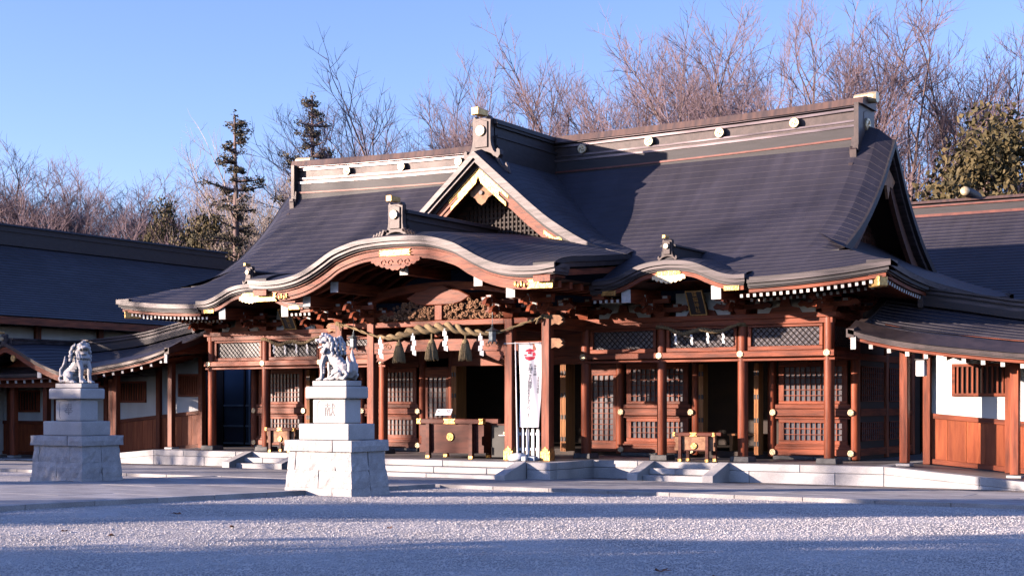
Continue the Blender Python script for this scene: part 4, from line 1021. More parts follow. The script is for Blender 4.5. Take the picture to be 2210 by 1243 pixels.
gallery(1, 'open gallery with white and orange wall to the right of the hall', 14.6, [(10.24, 11.32, 1.70, 2.34), (12.4, 13.4, 1.5, 2.1)])
GL = gallery(-1, 'open gallery with white and orange wall to the left of the hall', 18.5, [(9.80, 10.62, 1.74, 2.36), (11.86, 12.96, 1.58, 2.18), (16.2, 17.5, 1.30, 1.95)])
# gabled porch of the left wing, its end facing the court
wing = thing('gabled_gate', 'small gabled gate roof jutting from the left gallery at the edge', 'gate', (-14.6, -.3, 0))
WZ = cr_interp([0, .5, 1.0, 1.6, 2.2, 2.8, 3.2], [3.22, 3.02, 2.79, 2.56, 2.38, 2.27, 2.27])
mb = MB()
for s in (-1, 1):
    ac = frange(0, 3.2, 17)
    for i in range(16):
        a1, a0 = ac[i], ac[i + 1]; yy = frange(-1.0, 1.6, 6)
        Gd = [[(s * a0, y, WZ(a0) + .05 * min(1, (y + 1))) for y in yy], [(s * a0, y, WZ(a0) + .014 + .05 * min(1, (y + 1))) for y in yy], [(s * a1, y, WZ(a1) + .05 * min(1, (y + 1))) for y in yy]]
        uv = [[(y, i * .2) for y in yy], [(y, i * .2 + .01) for y in yy], [(y, i * .2 + .2) for y in yy]]
        mb.grid(Gd if s < 0 else [r[::-1] for r in Gd], uv if s < 0 else [r[::-1] for r in uv])
mb.build('gate_roof', 'roof', wing, fix=False)
def wband(nm, m, y0, y1, z0, z1, hw=3.2):
    mb = MB(); mb.rings([[(a, y0, WZ(abs(a)) + z0), (a, y1, WZ(abs(a)) + z0), (a, y1, WZ(abs(a)) + z1), (a, y0, WZ(abs(a)) + z1)] for a in frange(-hw, hw, 50)]); mb.build(nm, m, wing)
wband('verge_edge', 'copper_brown', -1.02, -.6, .012, -.07); wband('verge_strip', 'copper_edge', -.99, -.6, -.07, -.095); wband('bargeboard', 'wood_h', -.95, -.85, -.105, -.25, 3.1)
mb = MB(); mb.xz([(-3.0, 2.0)] + [(a, WZ(abs(a)) - .25) for a in frange(-3, 3, 20)] + [(3.0, 2.0)], -.1, 0); mb.build('gable_board', 'wood_h', wing)
for x, z in ((1.35, 2.32), (-1.35, 2.32), (2.5, 2.08), (-2.5, 2.08)):
    mb = MB(); mb.box(0, .4, 0, .15, 1.0, .15); mb.cur = 1; mb.box(0, -.107, 0, .155, .014, .155); put('purlin', mb.mesh('purlin', ['wood_d', 'white_paint']), wing, (x, -.82, z))
for x in (-2.6, 0.15, 2.75):
    mb = MB(); mb.box(0, 0, 1.1, .17, .17, 2.2); put('gate_post', bevelled(mb.mesh('gate_post', 'wood_v'), .012), wing, (x, .35, .03))
mb = MB(); mb.lathe([(0, 0), (.09, 0), (.09, .05), (0, .05)], (.35, -.98, 2.78), 14, 'y'); mb.build('gable_boss', 'gold_old', wing)
ridge_layers(wing, 'y', -.9, 1.6, 0, [(.2, 3.1, 3.3, 'copper_edge', 'ridge_course'), (.24, 3.3, 3.34, 'copper_edge', 'ridge_strip')], n=2)
oni(wing, 0, -1.0, 3.12, .34, m='copper_edge', skirt=False, block=True)
# glazed screen of the rear passage seen past the hall's left corner
scr = thing('glazed_screen', 'dark glazed passage doors seen behind the left corner column', 'glass door', (-10.1, 4.2, 0))
mb = MB(); mb.bx(-1.6, 1.9, .0, .03, .37, 2.6); gm = mat('dusk_glass', (0.10, 0.14, 0.2), (0.06, 0.09, 0.14), 0.12, scale=.6); mb.build('glass_pane', gm, scr)
for x in (-1.6, -.75, -.55, .1, .3, 1.1, 1.9): mb = MB(); mb.bx(x - .03, x + .03, -.04, -.003, .37, 2.6); mb.build('door_stile', 'grey_plastic' if x in (-.55, .3) else 'dark', scr)
for z in (.4, .9, 1.5): mb = MB(); mb.bx(-1.6, 1.9, -.03, -.004, z - .025, z + .025); mb.build('door_rail', 'grey_plastic', scr)
mb = MB(); mb.bx(-3.5, 2.0, .3, .4, 0, 3.6); mb.build('rear_board', 'dark', scr)
# hanging white lamp under the right gallery eave
lampT = thing('hanging_lamp', 'white box lamp hanging from the right gallery eave', 'lamp', (10.12, -.45, 2.05))
mb = MB(); mb.box(0, 0, .17, .17, .17, .30); put('lamp_shade', bevelled(mb.mesh('lamp_shade', 'white_plastic'), .015), lampT)
mb = MB(); mb.box(0, 0, .335, .2, .2, .025); mb.cyl((0, 0, .345), (0, 0, .52), .012, n=6); mb.build('lamp_cap', 'iron', lampT)
# ================================================================== buildings behind
bl = thing('rear_hall', 'long dark roofed hall behind the left gallery', 'hall', (-22, 8, 0))
bpz = cr_interp([0, 1.5, 3, 4.2, 5.2], [4.12, 4.85, 5.65, 6.4, 7.05])
mb = MB(); nr = 30
for s in (-1, 1):
    for i in range(nr):
        d0, d1 = 5.2 * i / nr, 5.2 * (i + 1) / nr; yy = frange(-14, 8.2, 14)
        Gd = [[(s * (5.2 - d0), y, bpz(d0)) for y in yy], [(s * (5.2 - d0), y, bpz(d0) + .02) for y in yy], [(s * (5.2 - d1), y, bpz(d1)) for y in yy]]
        uv = [[(y, i * .2) for y in yy], [(y, i * .2 + .01) for y in yy], [(y, i * .2 + .2) for y in yy]]
        mb.grid(Gd if s < 0 else [r[::-1] for r in Gd], uv if s < 0 else [r[::-1] for r in uv])
mb.build('roof', 'roof_dk', bl, fix=False)
ridge_layers(bl, 'y', -14, 7.0, 0, [(.5, 6.8, 7.12, 'copper_dark', 'ridge_base'), (.42, 7.12, 7.26, 'copper_dark', 'ridge_course'), (.46, 7.26, 7.31, 'copper_dark', 'ridge_strip'), (.38, 7.31, 7.45, 'copper_dark', 'ridge_course')], n=2)
mb = MB(); mb.xz([(-.45, 7.45), (-.4, 7.52), (.4, 7.52), (.45, 7.45)], -14.2, 7.1); mb.build('ridge_cap', 'copper_dark', bl)
ridge_layers(bl, 'y', 7.0, 8.3, 0, [(.4, 6.8, 7.2, 'copper_dark', 'ridge_base')], n=2)
mb = MB(); mb.bx(-4.2, 4.2, -13.5, 7.6, 0, 4.3); mb.build('plaster_wall', 'plaster', bl)
mb = MB(); mb.bx(4.4, 5.15, -14, 8.2, 3.95, 4.1); mb.bx(4.9, 5.18, -14, 8.2, 3.88, 4.09); mb.build('eave_board', 'wood_d', bl)
for k in range(9):
    mb = MB(); mb.box(4.22, -13 + 2.5 * k, 2.1, .2, .2, 4.2); mb.build('wall_post', 'wood_v', bl)
br = thing('sanctuary', 'dark copper roofed sanctuary rising behind the hall on the right', 'sanctuary', (9.5, 14, 0))
brz = cr_interp([0, 1.5, 3, 4.2, 5.6], [4.05, 4.75, 5.5, 6.2, 7.12])
mb = MB()
for s in (-1, 1):
    for i in range(32):
        d0, d1 = 5.6 * i / 32, 5.6 * (i + 1) / 32; xx = frange(-6, 9, 16)
        Gd = [[(x, -s * (5.6 - d0), brz(d0)) for x in xx], [(x, -s * (5.6 - d0), brz(d0) + .014) for x in xx], [(x, -s * (5.6 - d1), brz(d1)) for x in xx]]
        uv = [[(x, i * .2) for x in xx], [(x, i * .2 + .01) for x in xx], [(x, i * .2 + .2) for x in xx]]
        mb.grid(Gd if s > 0 else [r[::-1] for r in Gd], uv if s > 0 else [r[::-1] for r in uv])
mb.build('roof', 'roof', br, fix=False)
ridge_layers(br, 'x', -6, 9, 0, [(.4, 6.85, 6.93, 'red_strip', 'ridge_strip'), (.36, 6.93, 7.13, 'copper_dark', 'ridge_base'), (.40, 7.13, 7.18, 'red_strip', 'ridge_strip'), (.3, 7.18, 7.24, 'copper_edge', 'ridge_course')], n=2)
mb = MB(); mb.yz([(-.42, 7.24), (-.38, 7.32), (.38, 7.32), (.42, 7.24)], -6.1, 9.1); mb.build('ridge_cap', 'copper_cap', br)
for x in (-2.0, 2.4, 6.8):
    mb = MB(); mb.lathe([(0, -.75), (.10, -.75), (.13, -.7), (.16, 0), (.13, .7), (.10, .75), (0, .75)], (x, 0, 7.46), 14, 'y'); mb.cur = 1; mb.lathe([(0, -.77), (.125, -.77), (.125, -.7), (0, -.7)], (x, 0, 7.46), 14, 'y'); mb.build('ridge_log', ['copper_dark', 'crest'], br, True)
mb = MB(); mb.bx(-5, 8, -4, 4, 0, 4.3); mb.build('wall', 'wood_h', br)
mb = MB(); mb.bx(-6, 9, -5.62, -5.0, 3.9, 4.04); mb.build('eave_board', 'wood_h', br)
# ================================================================== court: gravel, paving
xs = [-300, -120, -60] + frange(-40, 40, 41) + [60, 120, 300]; ysg = [-300, -120, -60, -40] + frange(-32, 10, 64) + [20, 40, 80, 160, 400]
mb = MB(); mb.grid([[(x, y, gz(y) - .01) for x in xs] for y in ysg]); ground = struct(mb.build('ground', 'gravel', None, fix=False, smooth=True))
pav = bpy.data.objects.new('paving', None); COL.objects.link(pav); struct(pav)
def pz(y): return lerp(.03, .085, min(1, max(0, (-1.7 - y) / 4.1))) if y > -5.8 else gz(y) + .055
rnd = random.Random(3)
slab_cache = {}
def slab(x0, x1, y0, y1, m='paving', name='paving_slab', g=.006, extra=0.0):
    w, l = round(x1 - x0, 3), round(y1 - y0, 3)
    key = (w, l, m)
    if key not in slab_cache:
        mb = MB(); mb.box(0, 0, -.06, w - g, l - g, .12); slab_cache[key] = bevelled(mb.mesh(name, m), .006)
    ym = (y0 + y1) / 2; o = put(name, slab_cache[key], pav, ((x0 + x1) / 2, ym, pz(ym) + rnd.uniform(-.002, .002) + extra)); o.rotation_euler = (math.atan2(pz(y1 - .01) - pz(y0 + .01), y1 - y0), 0, 0)
for j in range(4):
    y1 = -1.75 - j * .95; y0 = y1 - .95
    xx = -14.4 - (j % 2) * .9
    while xx < 15.5: slab(xx, xx + 1.8, y0, y1); xx += 1.8
for j in range(16):
    y1 = -5.85 - j * 1.05; y0 = y1 - 1.05
    for k in range(4):
        xx = -2.55 + k * 1.275; slab(xx, xx + 1.275, y0, y1)
for k in range(18):   # kerb stones of the apron and the path
    for s in (-1, 1):
        x0 = s * 2.85 + s * (k * 1.15) ; a, b = sorted((x0, x0 + s * 1.15))
        if k < 11: slab(a, b, -5.8, -5.56, 'paving', 'kerb_stone', extra=.008)
    for s in (-1, 1):
        if k < 14:
            a, b = sorted((s * 2.56, s * 2.80)); slab(a, b, -5.85 - (k + 1) * 1.15, -5.85 - k * 1.15, 'paving', 'kerb_stone', extra=.008)
gut = MB(); gut.grid([[(x, y, .004 if y > -1.7 else .012) for x in frange(-15, 16, 50)] for y in (-1.76, -1.2, -.7)]); struct(gut.build('gutter_gravel', 'pebble_dk', None, fix=False))
# loose gravel stones on the court (nobody could count them)
rnd = np.random.RandomState(4)
PV, PFc = [], []
base_v = np.array([(1, 0, 0), (-1, 0, 0), (0, 1, 0), (0, -1, 0), (0, 0, 1), (.6, .6, -.4), (-.6, -.6, -.4)], float)
base_f = [(0, 2, 4), (2, 1, 4), (1, 3, 4), (3, 0, 4), (0, 5, 2), (1, 6, 3)]
cam2 = np.array([17.65, -27.412]); fw = np.array([-math.sin(.55), math.cos(.55)]); rt = np.array([math.cos(.55), math.sin(.55)])
cnt = 0
while cnt < 80000:
    z = 10.3 + 17 * rnd.rand() ** 1.7; l = rnd.uniform(-.38, .38) * z
    q = cam2 + fw * z + rt * l
    x, y = q
    if y > -5.85 or abs(x) < 2.85 and y > -22: continue
    if abs(abs(x) - 3.04) < .75 and -9.6 < y < -8.4: continue
    r = rnd.uniform(.006, .014) * (1.5 if rnd.rand() < .06 else 1); rot = rnd.rand() * 6.28; c, s_ = math.cos(rot), math.sin(rot)
    sc = np.array([r, r * rnd.uniform(.6, .9), r * rnd.uniform(.45, .75)])
    v = base_v * sc * (1 + rnd.uniform(-.25, .25, (7, 3)))
    v = np.stack([v[:, 0] * c - v[:, 1] * s_, v[:, 0] * s_ + v[:, 1] * c, v[:, 2]], 1) + np.array([x, y, gz(y) - .006])
    PV.append(v); PFc.append(cnt); cnt += 1
V = np.concatenate(PV); F = (np.array(base_f)[None] + (np.arange(cnt) * 7)[:, None, None]).reshape(-1, 3)
me = bpy.data.meshes.new('gravel_stones'); me.from_pydata(V.tolist(), [], F.tolist()); me.materials.append(M['pebble']); me.update()
go = put('gravel_stones', me, None, None, 'stuff'); tag(go, 'loose pale gravel stones spread over the court', 'gravel')
# fallen leaves: each its own
lf_me = []
for k in range(3):
    mb = MB(); n = 10; r0 = random.Random(k)
    top = [((.055 + .02 * math.sin(3 * a + k)) * math.cos(a), .04 * math.sin(a) * (1 + .3 * math.sin(4 * a)), .012 + .014 * math.sin(a * 2 + k) + .01 * abs(math.cos(a))) for a in np.linspace(0, 6.28, n, endpoint=False)]
    i = mb.add([(0, 0, .004)] + top); j = mb.add([(0, 0, .0)] + [(p[0], p[1], p[2] - .003) for p in top])
    for a in range(n): mb.face([i, i + 1 + a, i + 1 + (a + 1) % n]); mb.face([j, j + 1 + (a + 1) % n, j + 1 + a]); mb.face([i + 1 + a, j + 1 + a, j + 1 + (a + 1) % n, i + 1 + (a + 1) % n])
    mb.tube([(.05, 0, .014), (.10, .012, .02)], .003, 4); lf_me.append(mb.mesh('fallen_leaf', 'dead_leaf'))
for k, (x, y, sc, lab) in enumerate(((12.66, -17.0, 1.5, 'dry curled leaf lowest down on the shaded gravel at centre right'), (8.43, -14.9, .9, 'small dark leaf on the sunlit gravel strip below the near lion'), (6.9, -15.7, 1.0, 'reddish leaf in the sunlit strip left of centre'), (5.0, -14.6, 1.3, 'brown leaf on the shaded gravel left of the near lion'), (6.55, -17.1, 1.1, 'brown leaf at the lower edge of the sunlit strip'), (5.75, -17.0, 1.0, 'dark leaf on shaded gravel below the sunlit strip at left'), (13.2, -17.2, 1.2, 'dry leaf at the bottom edge of the gravel, right of centre'))):
    o = put('fallen_leaf', lf_me[k % 3], None, (x, y, gz(y) + .004), rz=k * 1.3, scale=(sc * .62,) * 3); tag(o, lab, 'leaf', 'fallen leaves on the gravel')
# ================================================================== lion pedestals
def rough_block(x0, x1, y0, y1, z0, z1, seed, amp=.014, flare=0.0, nm='split_stone', cut=.09):
    def ax(a, b): return frange(a, b, max(2, int(round((b - a) / cut)) + 1))
    X_, Y_, Z_ = ax(x0, x1), ax(y0, y1), ax(z0, z1); mb = MB(); idx = {}
    cx_, cy_ = (x0 + x1) / 2, (y0 + y1) / 2
    def vid(i, j, k):
        if (i, j, k) not in idx:
            p = Vector((X_[i], Y_[j], Z_[k])); n = Vector((0, 0, 0)); edge = 0
            if i in (0, len(X_) - 1): n.x = -1 if i == 0 else 1; edge += 1
            if j in (0, len(Y_) - 1): n.y = -1 if j == 0 else 1; edge += 1
            if k in (0, len(Z_) - 1): edge += 1
            d = (mnoise.noise(p * 9 + Vector((seed, seed * .7, 0))) + .5 * mnoise.noise(p * 23 + Vector((seed, 0, 0)))) * amp
            d = d - (.006 if edge > 1 else -.004)
            p = p + n * d
            idx[(i, j, k)] = mb.add([p])
        return idx[(i, j, k)]
    nx, ny, nz = len(X_), len(Y_), len(Z_)
    for i in range(nx - 1):
        for k in range(nz - 1):
            mb.face([vid(i, 0, k), vid(i + 1, 0, k), vid(i + 1, 0, k + 1), vid(i, 0, k + 1)]); mb.face([vid(i, ny - 1, k), vid(i, ny - 1, k + 1), vid(i + 1, ny - 1, k + 1), vid(i + 1, ny - 1, k)])
    for j in range(ny - 1):
        for k in range(nz - 1):
            mb.face([vid(0, j, k), vid(0, j, k + 1), vid(0, j + 1, k + 1), vid(0, j + 1, k)]); mb.face([vid(nx - 1, j, k), vid(nx - 1, j + 1, k), vid(nx - 1, j + 1, k + 1), vid(nx - 1, j, k + 1)])
    for i in range(nx - 1):
        for j in range(ny - 1):
            mb.face([vid(i, j, nz - 1), vid(i + 1, j, nz - 1), vid(i + 1, j + 1, nz - 1), vid(i, j + 1, nz - 1)]); mb.face([vid(i, j, 0), vid(i, j + 1, 0), vid(i + 1, j + 1, 0), vid(i + 1, j, 0)])
    return mb
def pedestal(xc, char, label, seed):
    T = thing('lion_pedestal', label, 'pedestal', (xc, -9.02, 0), 'pedestals of the guardian lions')
    def blk(nm, w, d, z0, z1, bev=.015, m='granite'):
        mb = MB(); mb.box(0, 0, (z0 + z1) / 2, w, d, z1 - z0); return put(nm, bevelled(mb.mesh(nm, m), bev, 2), T)
    k = 0
    # three rough courses, each of several stones, flaring to the ground
    for (z0, z1, w0, w1, d, cuts) in ((.50, .795, 1.32, 1.27, .93, (-.50, .33)), (.22, .495, 1.37, 1.32, .98, (.0,)), (.0, .215, 1.40, 1.37, 1.02, (-.34, .30))):
        xs_ = [-w0 / 2] + list(cuts) + [w0 / 2]
        for a, b in zip(xs_[:-1], xs_[1:]):
            for y0, y1 in ((-d / 2, 0), (0, d / 2)):
                k += 1; mb = rough_block(a + .001, b - .001, y0 + .001, y1 - .001, z0, z1 + .003, seed + k, .017)
                mb.v = [(x * lerp(1.0, w1 / w0, (z - z0) / (z1 - z0)), y * lerp(1.0, w1 / w0, (z - z0) / (z1 - z0)), z) for x, y, z in mb.v]
                mb.build('split_stone', 'granite_rough', T)
    for a, b in ((-.6875, .30), (.30, .6875)):
        for y0, y1 in ((-.5, .5),):
            k += 1; rough_block(a + .002, b - .002, y0, y1, .80, .975, seed + k, .010).build('rough_slab', 'granite_rough', T)
    blk('plinth_block', 1.01, .69, .98, 1.238); blk('die_block', .665, .42, 1.24, 1.638, .03); blk('cap_slab', .845, .585, 1.642, 1.838, .03)
    # carved panel with one character on the front face
    cm_ = text_mesh(char, .23, .003, 'carved_character'); cm_.materials.append(M['engrave'])
    o = put('carved_character', cm_, T, (.02, -.2125, 1.445)); o.rotation_euler = (rad(90), 0, 0)
    mb = MB(); pts = [(.22, .165), (-.19, .165), (-.225, .12), (-.225, -.12), (-.19, -.165)]
    for (u0, v0), (u1, v1) in zip(pts[:-1], pts[1:]): mb.cyl((u0, -.2105, 1.445 + v0), (u1, -.2105, 1.445 + v1), .005, n=4)
    mb.build('carved_border', 'engrave', T)
    return T
pedestal(3.04, '献', 'sunlit stepped granite pedestal carved with one character, under the near lion', 10)
pedestal(-3.04, '奉', 'shaded stepped granite pedestal carved with one character, under the far lion', 60)
# ------------------------------------------------------------------ guardian lions
from mathutils import Euler
def lion(sx, yaw, seed):
    rnd = random.Random(seed); bm = bmesh.new()
    def ell(c, r, rot=None, sub=2):
        mtx = Matrix.Translation(c) @ (rot.to_matrix().to_4x4() if rot else Matrix.Identity(4)) @ Matrix.Diagonal((*r, 1))
        bmesh.ops.create_icosphere(bm, subdivisions=sub, radius=1.0, matrix=mtx)
    def limb(P_, R_):
        for i in range(len(P_) - 1):
            a, b = Vector(P_[i]), Vector(P_[i + 1]); m = max(2, int((b - a).length / (min(R_[i], R_[i + 1]) * .55)))
            for t in range(m + 1):
                u = t / m; bmesh.ops.create_icosphere(bm, subdivisions=1, radius=lerp(R_[i], R_[i + 1], u), matrix=Matrix.Translation(a.lerp(b, u)))
    # seated body: rump low at the back, back rising to the withers, straight forelegs
    ell((-.19, 0, .15), (.13, .135, .14)); limb([(-.17, 0, .18), (-.07, 0, .27), (.02, 0, .36), (.08, 0, .44)], [.125, .115, .115, .12]); ell((.135, 0, .40), (.085, .12, .10))
    for y in (-1, 1):
        ell((-.12, y * .105, .115), (.115, .062, .115), Euler((0, .35, 0))); limb([(-.08, y * .13, .05), (.02, y * .135, .032)], [.045, .04]); ell((.045, y * .135, .028), (.06, .048, .03))
        for k in range(3): ell((.092, y * .135 + (k - 1) * .028, .02), (.022, .014, .02), sub=1)
        limb([(.15, y * .085, .38), (.195, y * .09, .26), (.19, y * .09, .15), (.20, y * .09, .05)], [.062, .05, .038, .042]); ell((.222, y * .09, .03), (.062, .05, .032))
        for k in range(3): ell((.275, y * .09 + (k - 1) * .03, .022), (.024, .015, .022), sub=1)
        for k in range(5): ell((.15, y * .09, .30 - .042 * k), (.016, .022, .024), sub=1)          # tuft behind the foreleg
        for k in range(3): limb([(-.17 + .05 * k, y * .155, .155 - .03 * k), (-.08 + .03 * k, y * .17, .105 - .02 * k), (-.03, y * .165, .05 + .012 * k)], [.018, .016, .008])
    # tail of flame-like locks
    limb([(-.28, 0, .08), (-.345, 0, .18), (-.35, 0, .30), (-.325, 0, .40), (-.33, 0, .50)], [.05, .058, .052, .036, .008])
    for y in (-1, 1):
        limb([(-.26, y * .045, .07), (-.335, y * .075, .15), (-.34, y * .08, .25), (-.29, y * .07, .32), (-.265, y * .05, .40)], [.04, .045, .036, .024, .006])
        limb([(-.2, y * .12, .045), (-.275, y * .135, .04), (-.325, y * .125, .095), (-.295, y * .12, .145), (-.255, y * .125, .135)], [.028, .034, .03, .024, .018])
    hb = len(bm.verts); bm.verts.ensure_lookup_table()
    # head: broad skull, blunt open muzzle
    ell((.10, 0, .56), (.12, .12, .12)); ell((.155, 0, .655), (.105, .105, .095)); ell((.255, 0, .64), (.075, .075, .042)); ell((.315, 0, .652), (.028, .042, .026))
    ell((.225, 0, .545), (.075, .06, .024), Euler((0, .22, 0))); ell((.165, 0, .59), (.065, .075, .06))
    for y in (-1, 1):
        ell((.225, y * .05, .71), (.045, .036, .022)); ell((.25, y * .048, .685), (.016, .02, .016)); ell((.30, y * .045, .635), (.03, .03, .024), sub=1)
        ell((.225, y * .08, .615), (.045, .02, .028)); ell((.105, y * .115, .69), (.042, .02, .03), Euler((0, -.5, y * .4)))
        ell((.285, y * .045, .602), (.009, .009, .018), sub=1); ell((.275, y * .04, .568), (.009, .009, .016), sub=1)
    for k in range(6): ell((.215 - .045 * k, 0, .752 - .006 * k * k), (.034, .042, .022), sub=1)
    # curled mane: rows of short locks ending in knobs
    for row, (cnt, rr, z0, x0, L) in enumerate(((7, .125, .70, .07, .05), (9, .145, .635, .05, .055), (9, .155, .565, .045, .06), (9, .15, .495, .045, .06))):
        for k in range(cnt):
            ph = -1.75 + 3.5 * (k + .5 * (row % 2) * .6) / (cnt - 1)
            base = Vector((x0 - rr * .95 * math.cos(ph) * (1 if abs(ph) < 1.57 else .6), rr * math.sin(ph), z0 - .03 * abs(math.sin(ph))))
            out = Vector((-math.cos(ph), math.sin(ph), 0)); tip = base + out * .022 + Vector((0, 0, -L))
            limb([base, base.lerp(tip, .6) + out * .012, tip], [.030, .028, .016]); ell(tip + out * .010, (.019, .019, .017), sub=1)
    for k in range(7):
        ph = -1.1 + 2.2 * k / 6; limb([(.13 + .085 * math.cos(ph), .115 * math.sin(ph), .51), (.15 + .095 * math.cos(ph), .115 * math.sin(ph), .46), (.14 + .09 * math.cos(ph), .11 * math.sin(ph), .425)], [.022, .022, .009])
    bm.verts.ensure_lookup_table(); c = Vector((.09, 0, .5)); rot = Matrix.Rotation(yaw, 3, 'Z')
    for v in bm.verts[hb:]: v.co = c + rot @ (v.co - c)
    for v in bm.verts: v.co.x *= sx
    if sx < 0: bmesh.ops.reverse_faces(bm, faces=bm.faces)
    me = bpy.data.meshes.new('lion_tmp'); bm.to_mesh(me); bm.free()
    o = bpy.data.objects.new('lion_tmp', me); COL.objects.link(o)
    md = o.modifiers.new('r', 'REMESH'); md.mode = 'VOXEL'; md.voxel_size = .0075; md.use_smooth_shade = True
    sm = o.modifiers.new('s', 'SMOOTH'); sm.factor = .5; sm.iterations = 1
    out = bpy.data.meshes.new_from_object(o.evaluated_get(bpy.context.evaluated_depsgraph_get())); out.name = 'lion_body'
    bpy.data.objects.remove(o); bpy.data.meshes.remove(me); out.materials.clear(); out.materials.append(M['statue']); return out
def lion_thing(xc, sx, yaw, label, seed):
    T = thing('guardian_lion', label, 'lion statue', (xc, -9.02, 1.842), 'stone guardian lions')
    mb = MB(); mb.box(0, 0, .045, .70, .40, .085); put('statue_base', bevelled(mb.mesh('statue_base', 'granite'), .008), T)
    o = put('lion_body', lion(sx, yaw, seed), T, (.025 * sx, 0, .085)); o.scale = (1.03, 1.08, 1.02)
    return T
lion_thing(3.04, -1, rad(-34), 'sunlit carved stone guardian lion facing left on the near pedestal', 1)
lion_thing(-3.04, 1, rad(-20), 'half shaded carved stone guardian lion turning its head, on the far pedestal', 2)
# ================================================================== sacred ropes
def rope(mb, path, rfn, pitch=.34, strands=3, n=7, step=.018):
    Pp = [Vector(p) for p in path]; L = [0.0]
    for a, b in zip(Pp[:-1], Pp[1:]): L.append(L[-1] + (b - a).length)
    fx = [cr_interp(L, [p[i] for p in Pp]) for i in range(3)]; tot = L[-1]; m = int(tot / step)
    for s in range(strands):
        pts, rr = [], []
        for i in range(m + 1):
            l = tot * i / m; R = rfn(l / tot); c = Vector((fx[0](l), fx[1](l), fx[2](l))); l2 = min(tot, l + .02)
            t = (Vector((fx[0](l2), fx[1](l2), fx[2](l2))) - Vector((fx[0](l2 - .02), fx[1](l2 - .02), fx[2](l2 - .02)))).normalized()
            x = t.cross(Vector((0, 1, 0))).normalized(); y = t.cross(x)
            a = 6.283 * s / strands + 6.283 * l / pitch
            pts.append(c + (x * math.cos(a) + y * math.sin(a)) * R * .52); rr.append(R * .56)
        mb.tube(pts, rr, n)
SHY = KYP - .2
rp_ = thing('sacred_rope', 'thick twisted straw rope with tassels and paper streamers across the central porch', 'sacred rope', (0, SHY, 3.0))
mb = MB(); pth = [(-2.68, .08, .36), (-2.3, .03, .27), (-1.74, 0, .09), (-1.3, -.03, .015), (-.95, -.04, .03), (-.45, -.05, .15), (0, -.05, .17), (.45, -.05, .19), (.85, -.04, .09), (1.2, -.03, .05), (1.55, 0, .04), (1.9, .03, .13), (2.3, .05, .25), (2.68, .08, .36)]
rope(mb, pth, lambda u: .03 + .085 * max(0.0, math.sin(math.pi * min(1, max(0, (u - .22) / .56)))) ** .8, .52, 2, 8)
mb.build('rope_body', 'straw', rp_, smooth=True)
for s in (-1, 1):
    mb = MB()
    for k in range(3): mb.tube([(s * 2.71 + .125 * math.cos(t) * 1.0, .20 + .125 * math.sin(t), .36 + .03 * (k - 1) + .01 * math.sin(2 * t)) for t in np.linspace(0, 6.28, 17)], .016, 5)
    mb.tube([(s * 2.66, .06, .38), (s * 2.60, .0, .30), (s * 2.56, -.02, .2)], [.02, .02, .016], 5); mb.tube([(s * 2.68, .05, .38), (s * 2.58, .02, .31), (s * 2.50, -.01, .27)], [.02, .02, .016], 5); mb.build('rope_knot', 'straw', rp_)
def tassel(par, x, y, z, h=.46, r0=.055, r1=.145):
    mb = MB(); n = 46
    mb.lathe([(.0, 0), (r0 * .8, -.01), (r0 * 1.2, -.05), (r0 * 1.35, -.09), (r0 * 1.25, -.10), (lerp(r0, r1, .35), -.2 * h / .46), (r1 * .86, -h * .9), (0, -h * .9)], (x, y, z), 18)
    r = random.Random(int(x * 100))
    for k in range(n):
        a = 6.283 * k / n + r.uniform(-.05, .05); e = h * r.uniform(.92, 1.03); q = r1 * r.uniform(.9, 1.05)
        mb.tube([(x + r0 * 1.3 * math.cos(a), y + r0 * 1.3 * math.sin(a), z - .10), (x + .8 * q * math.cos(a + .03), y + .8 * q * math.sin(a + .03), z - h * .55), (x + q * math.cos(a + .05), y + q * math.sin(a + .05), z - e)], [.012, .011, .007], 4)
    mb.tube([(x + r0 * 1.3 * math.cos(t), y + r0 * 1.3 * math.sin(t), z - .085) for t in np.linspace(0, 6.28, 16)], .012, 5)
    mb.cyl((x, y, z + .12), (x, y, z - .02), .018, n=6)
    return mb.build('straw_tassel', 'straw_old', par)
for x, z in ((-.90, -.09), (-.03, -.05), (.84, -.07)): tassel(rp_, x, -.06, z)
def shide(par, x, y, z, sc=1.0, rz=0.0):
    """folded paper streamer: four slanting leaves hinged in a zigzag"""
    mb = MB(); mb.box(x, y, z + .015 * sc, .028 * sc, .004, .09 * sc)
    px, pz_ = .0, -.02 * sc
    for k in range(4):
        sg = 1 if k % 2 == 0 else -1
        q = [(px - .05 * sc * sg, pz_ + .03 * sc), (px + .045 * sc * sg, pz_ + .05 * sc * (1 if k else .4)), (px + .062 * sc * sg, pz_ - .055 * sc), (px - .03 * sc * sg, pz_ - .085 * sc)]
        if sg < 0: q = q[::-1]
        ty = .03 * sg * sc; p0 = pz_
        f = lambda o: (lambda u, v: (x + u, y + o + ty * ((v - p0) / .1), z + v))
        mb.prism(q, f(-.0015), f(.0015)); px += .04 * sc * sg; pz_ -= .108 * sc
    return mb.build('paper_streamer', 'shide', par)
for x, z in ((-1.34, -.04), (-.46, .02), (.37, .10), (1.28, -.02)): shide(rp_, x, -.16, z)
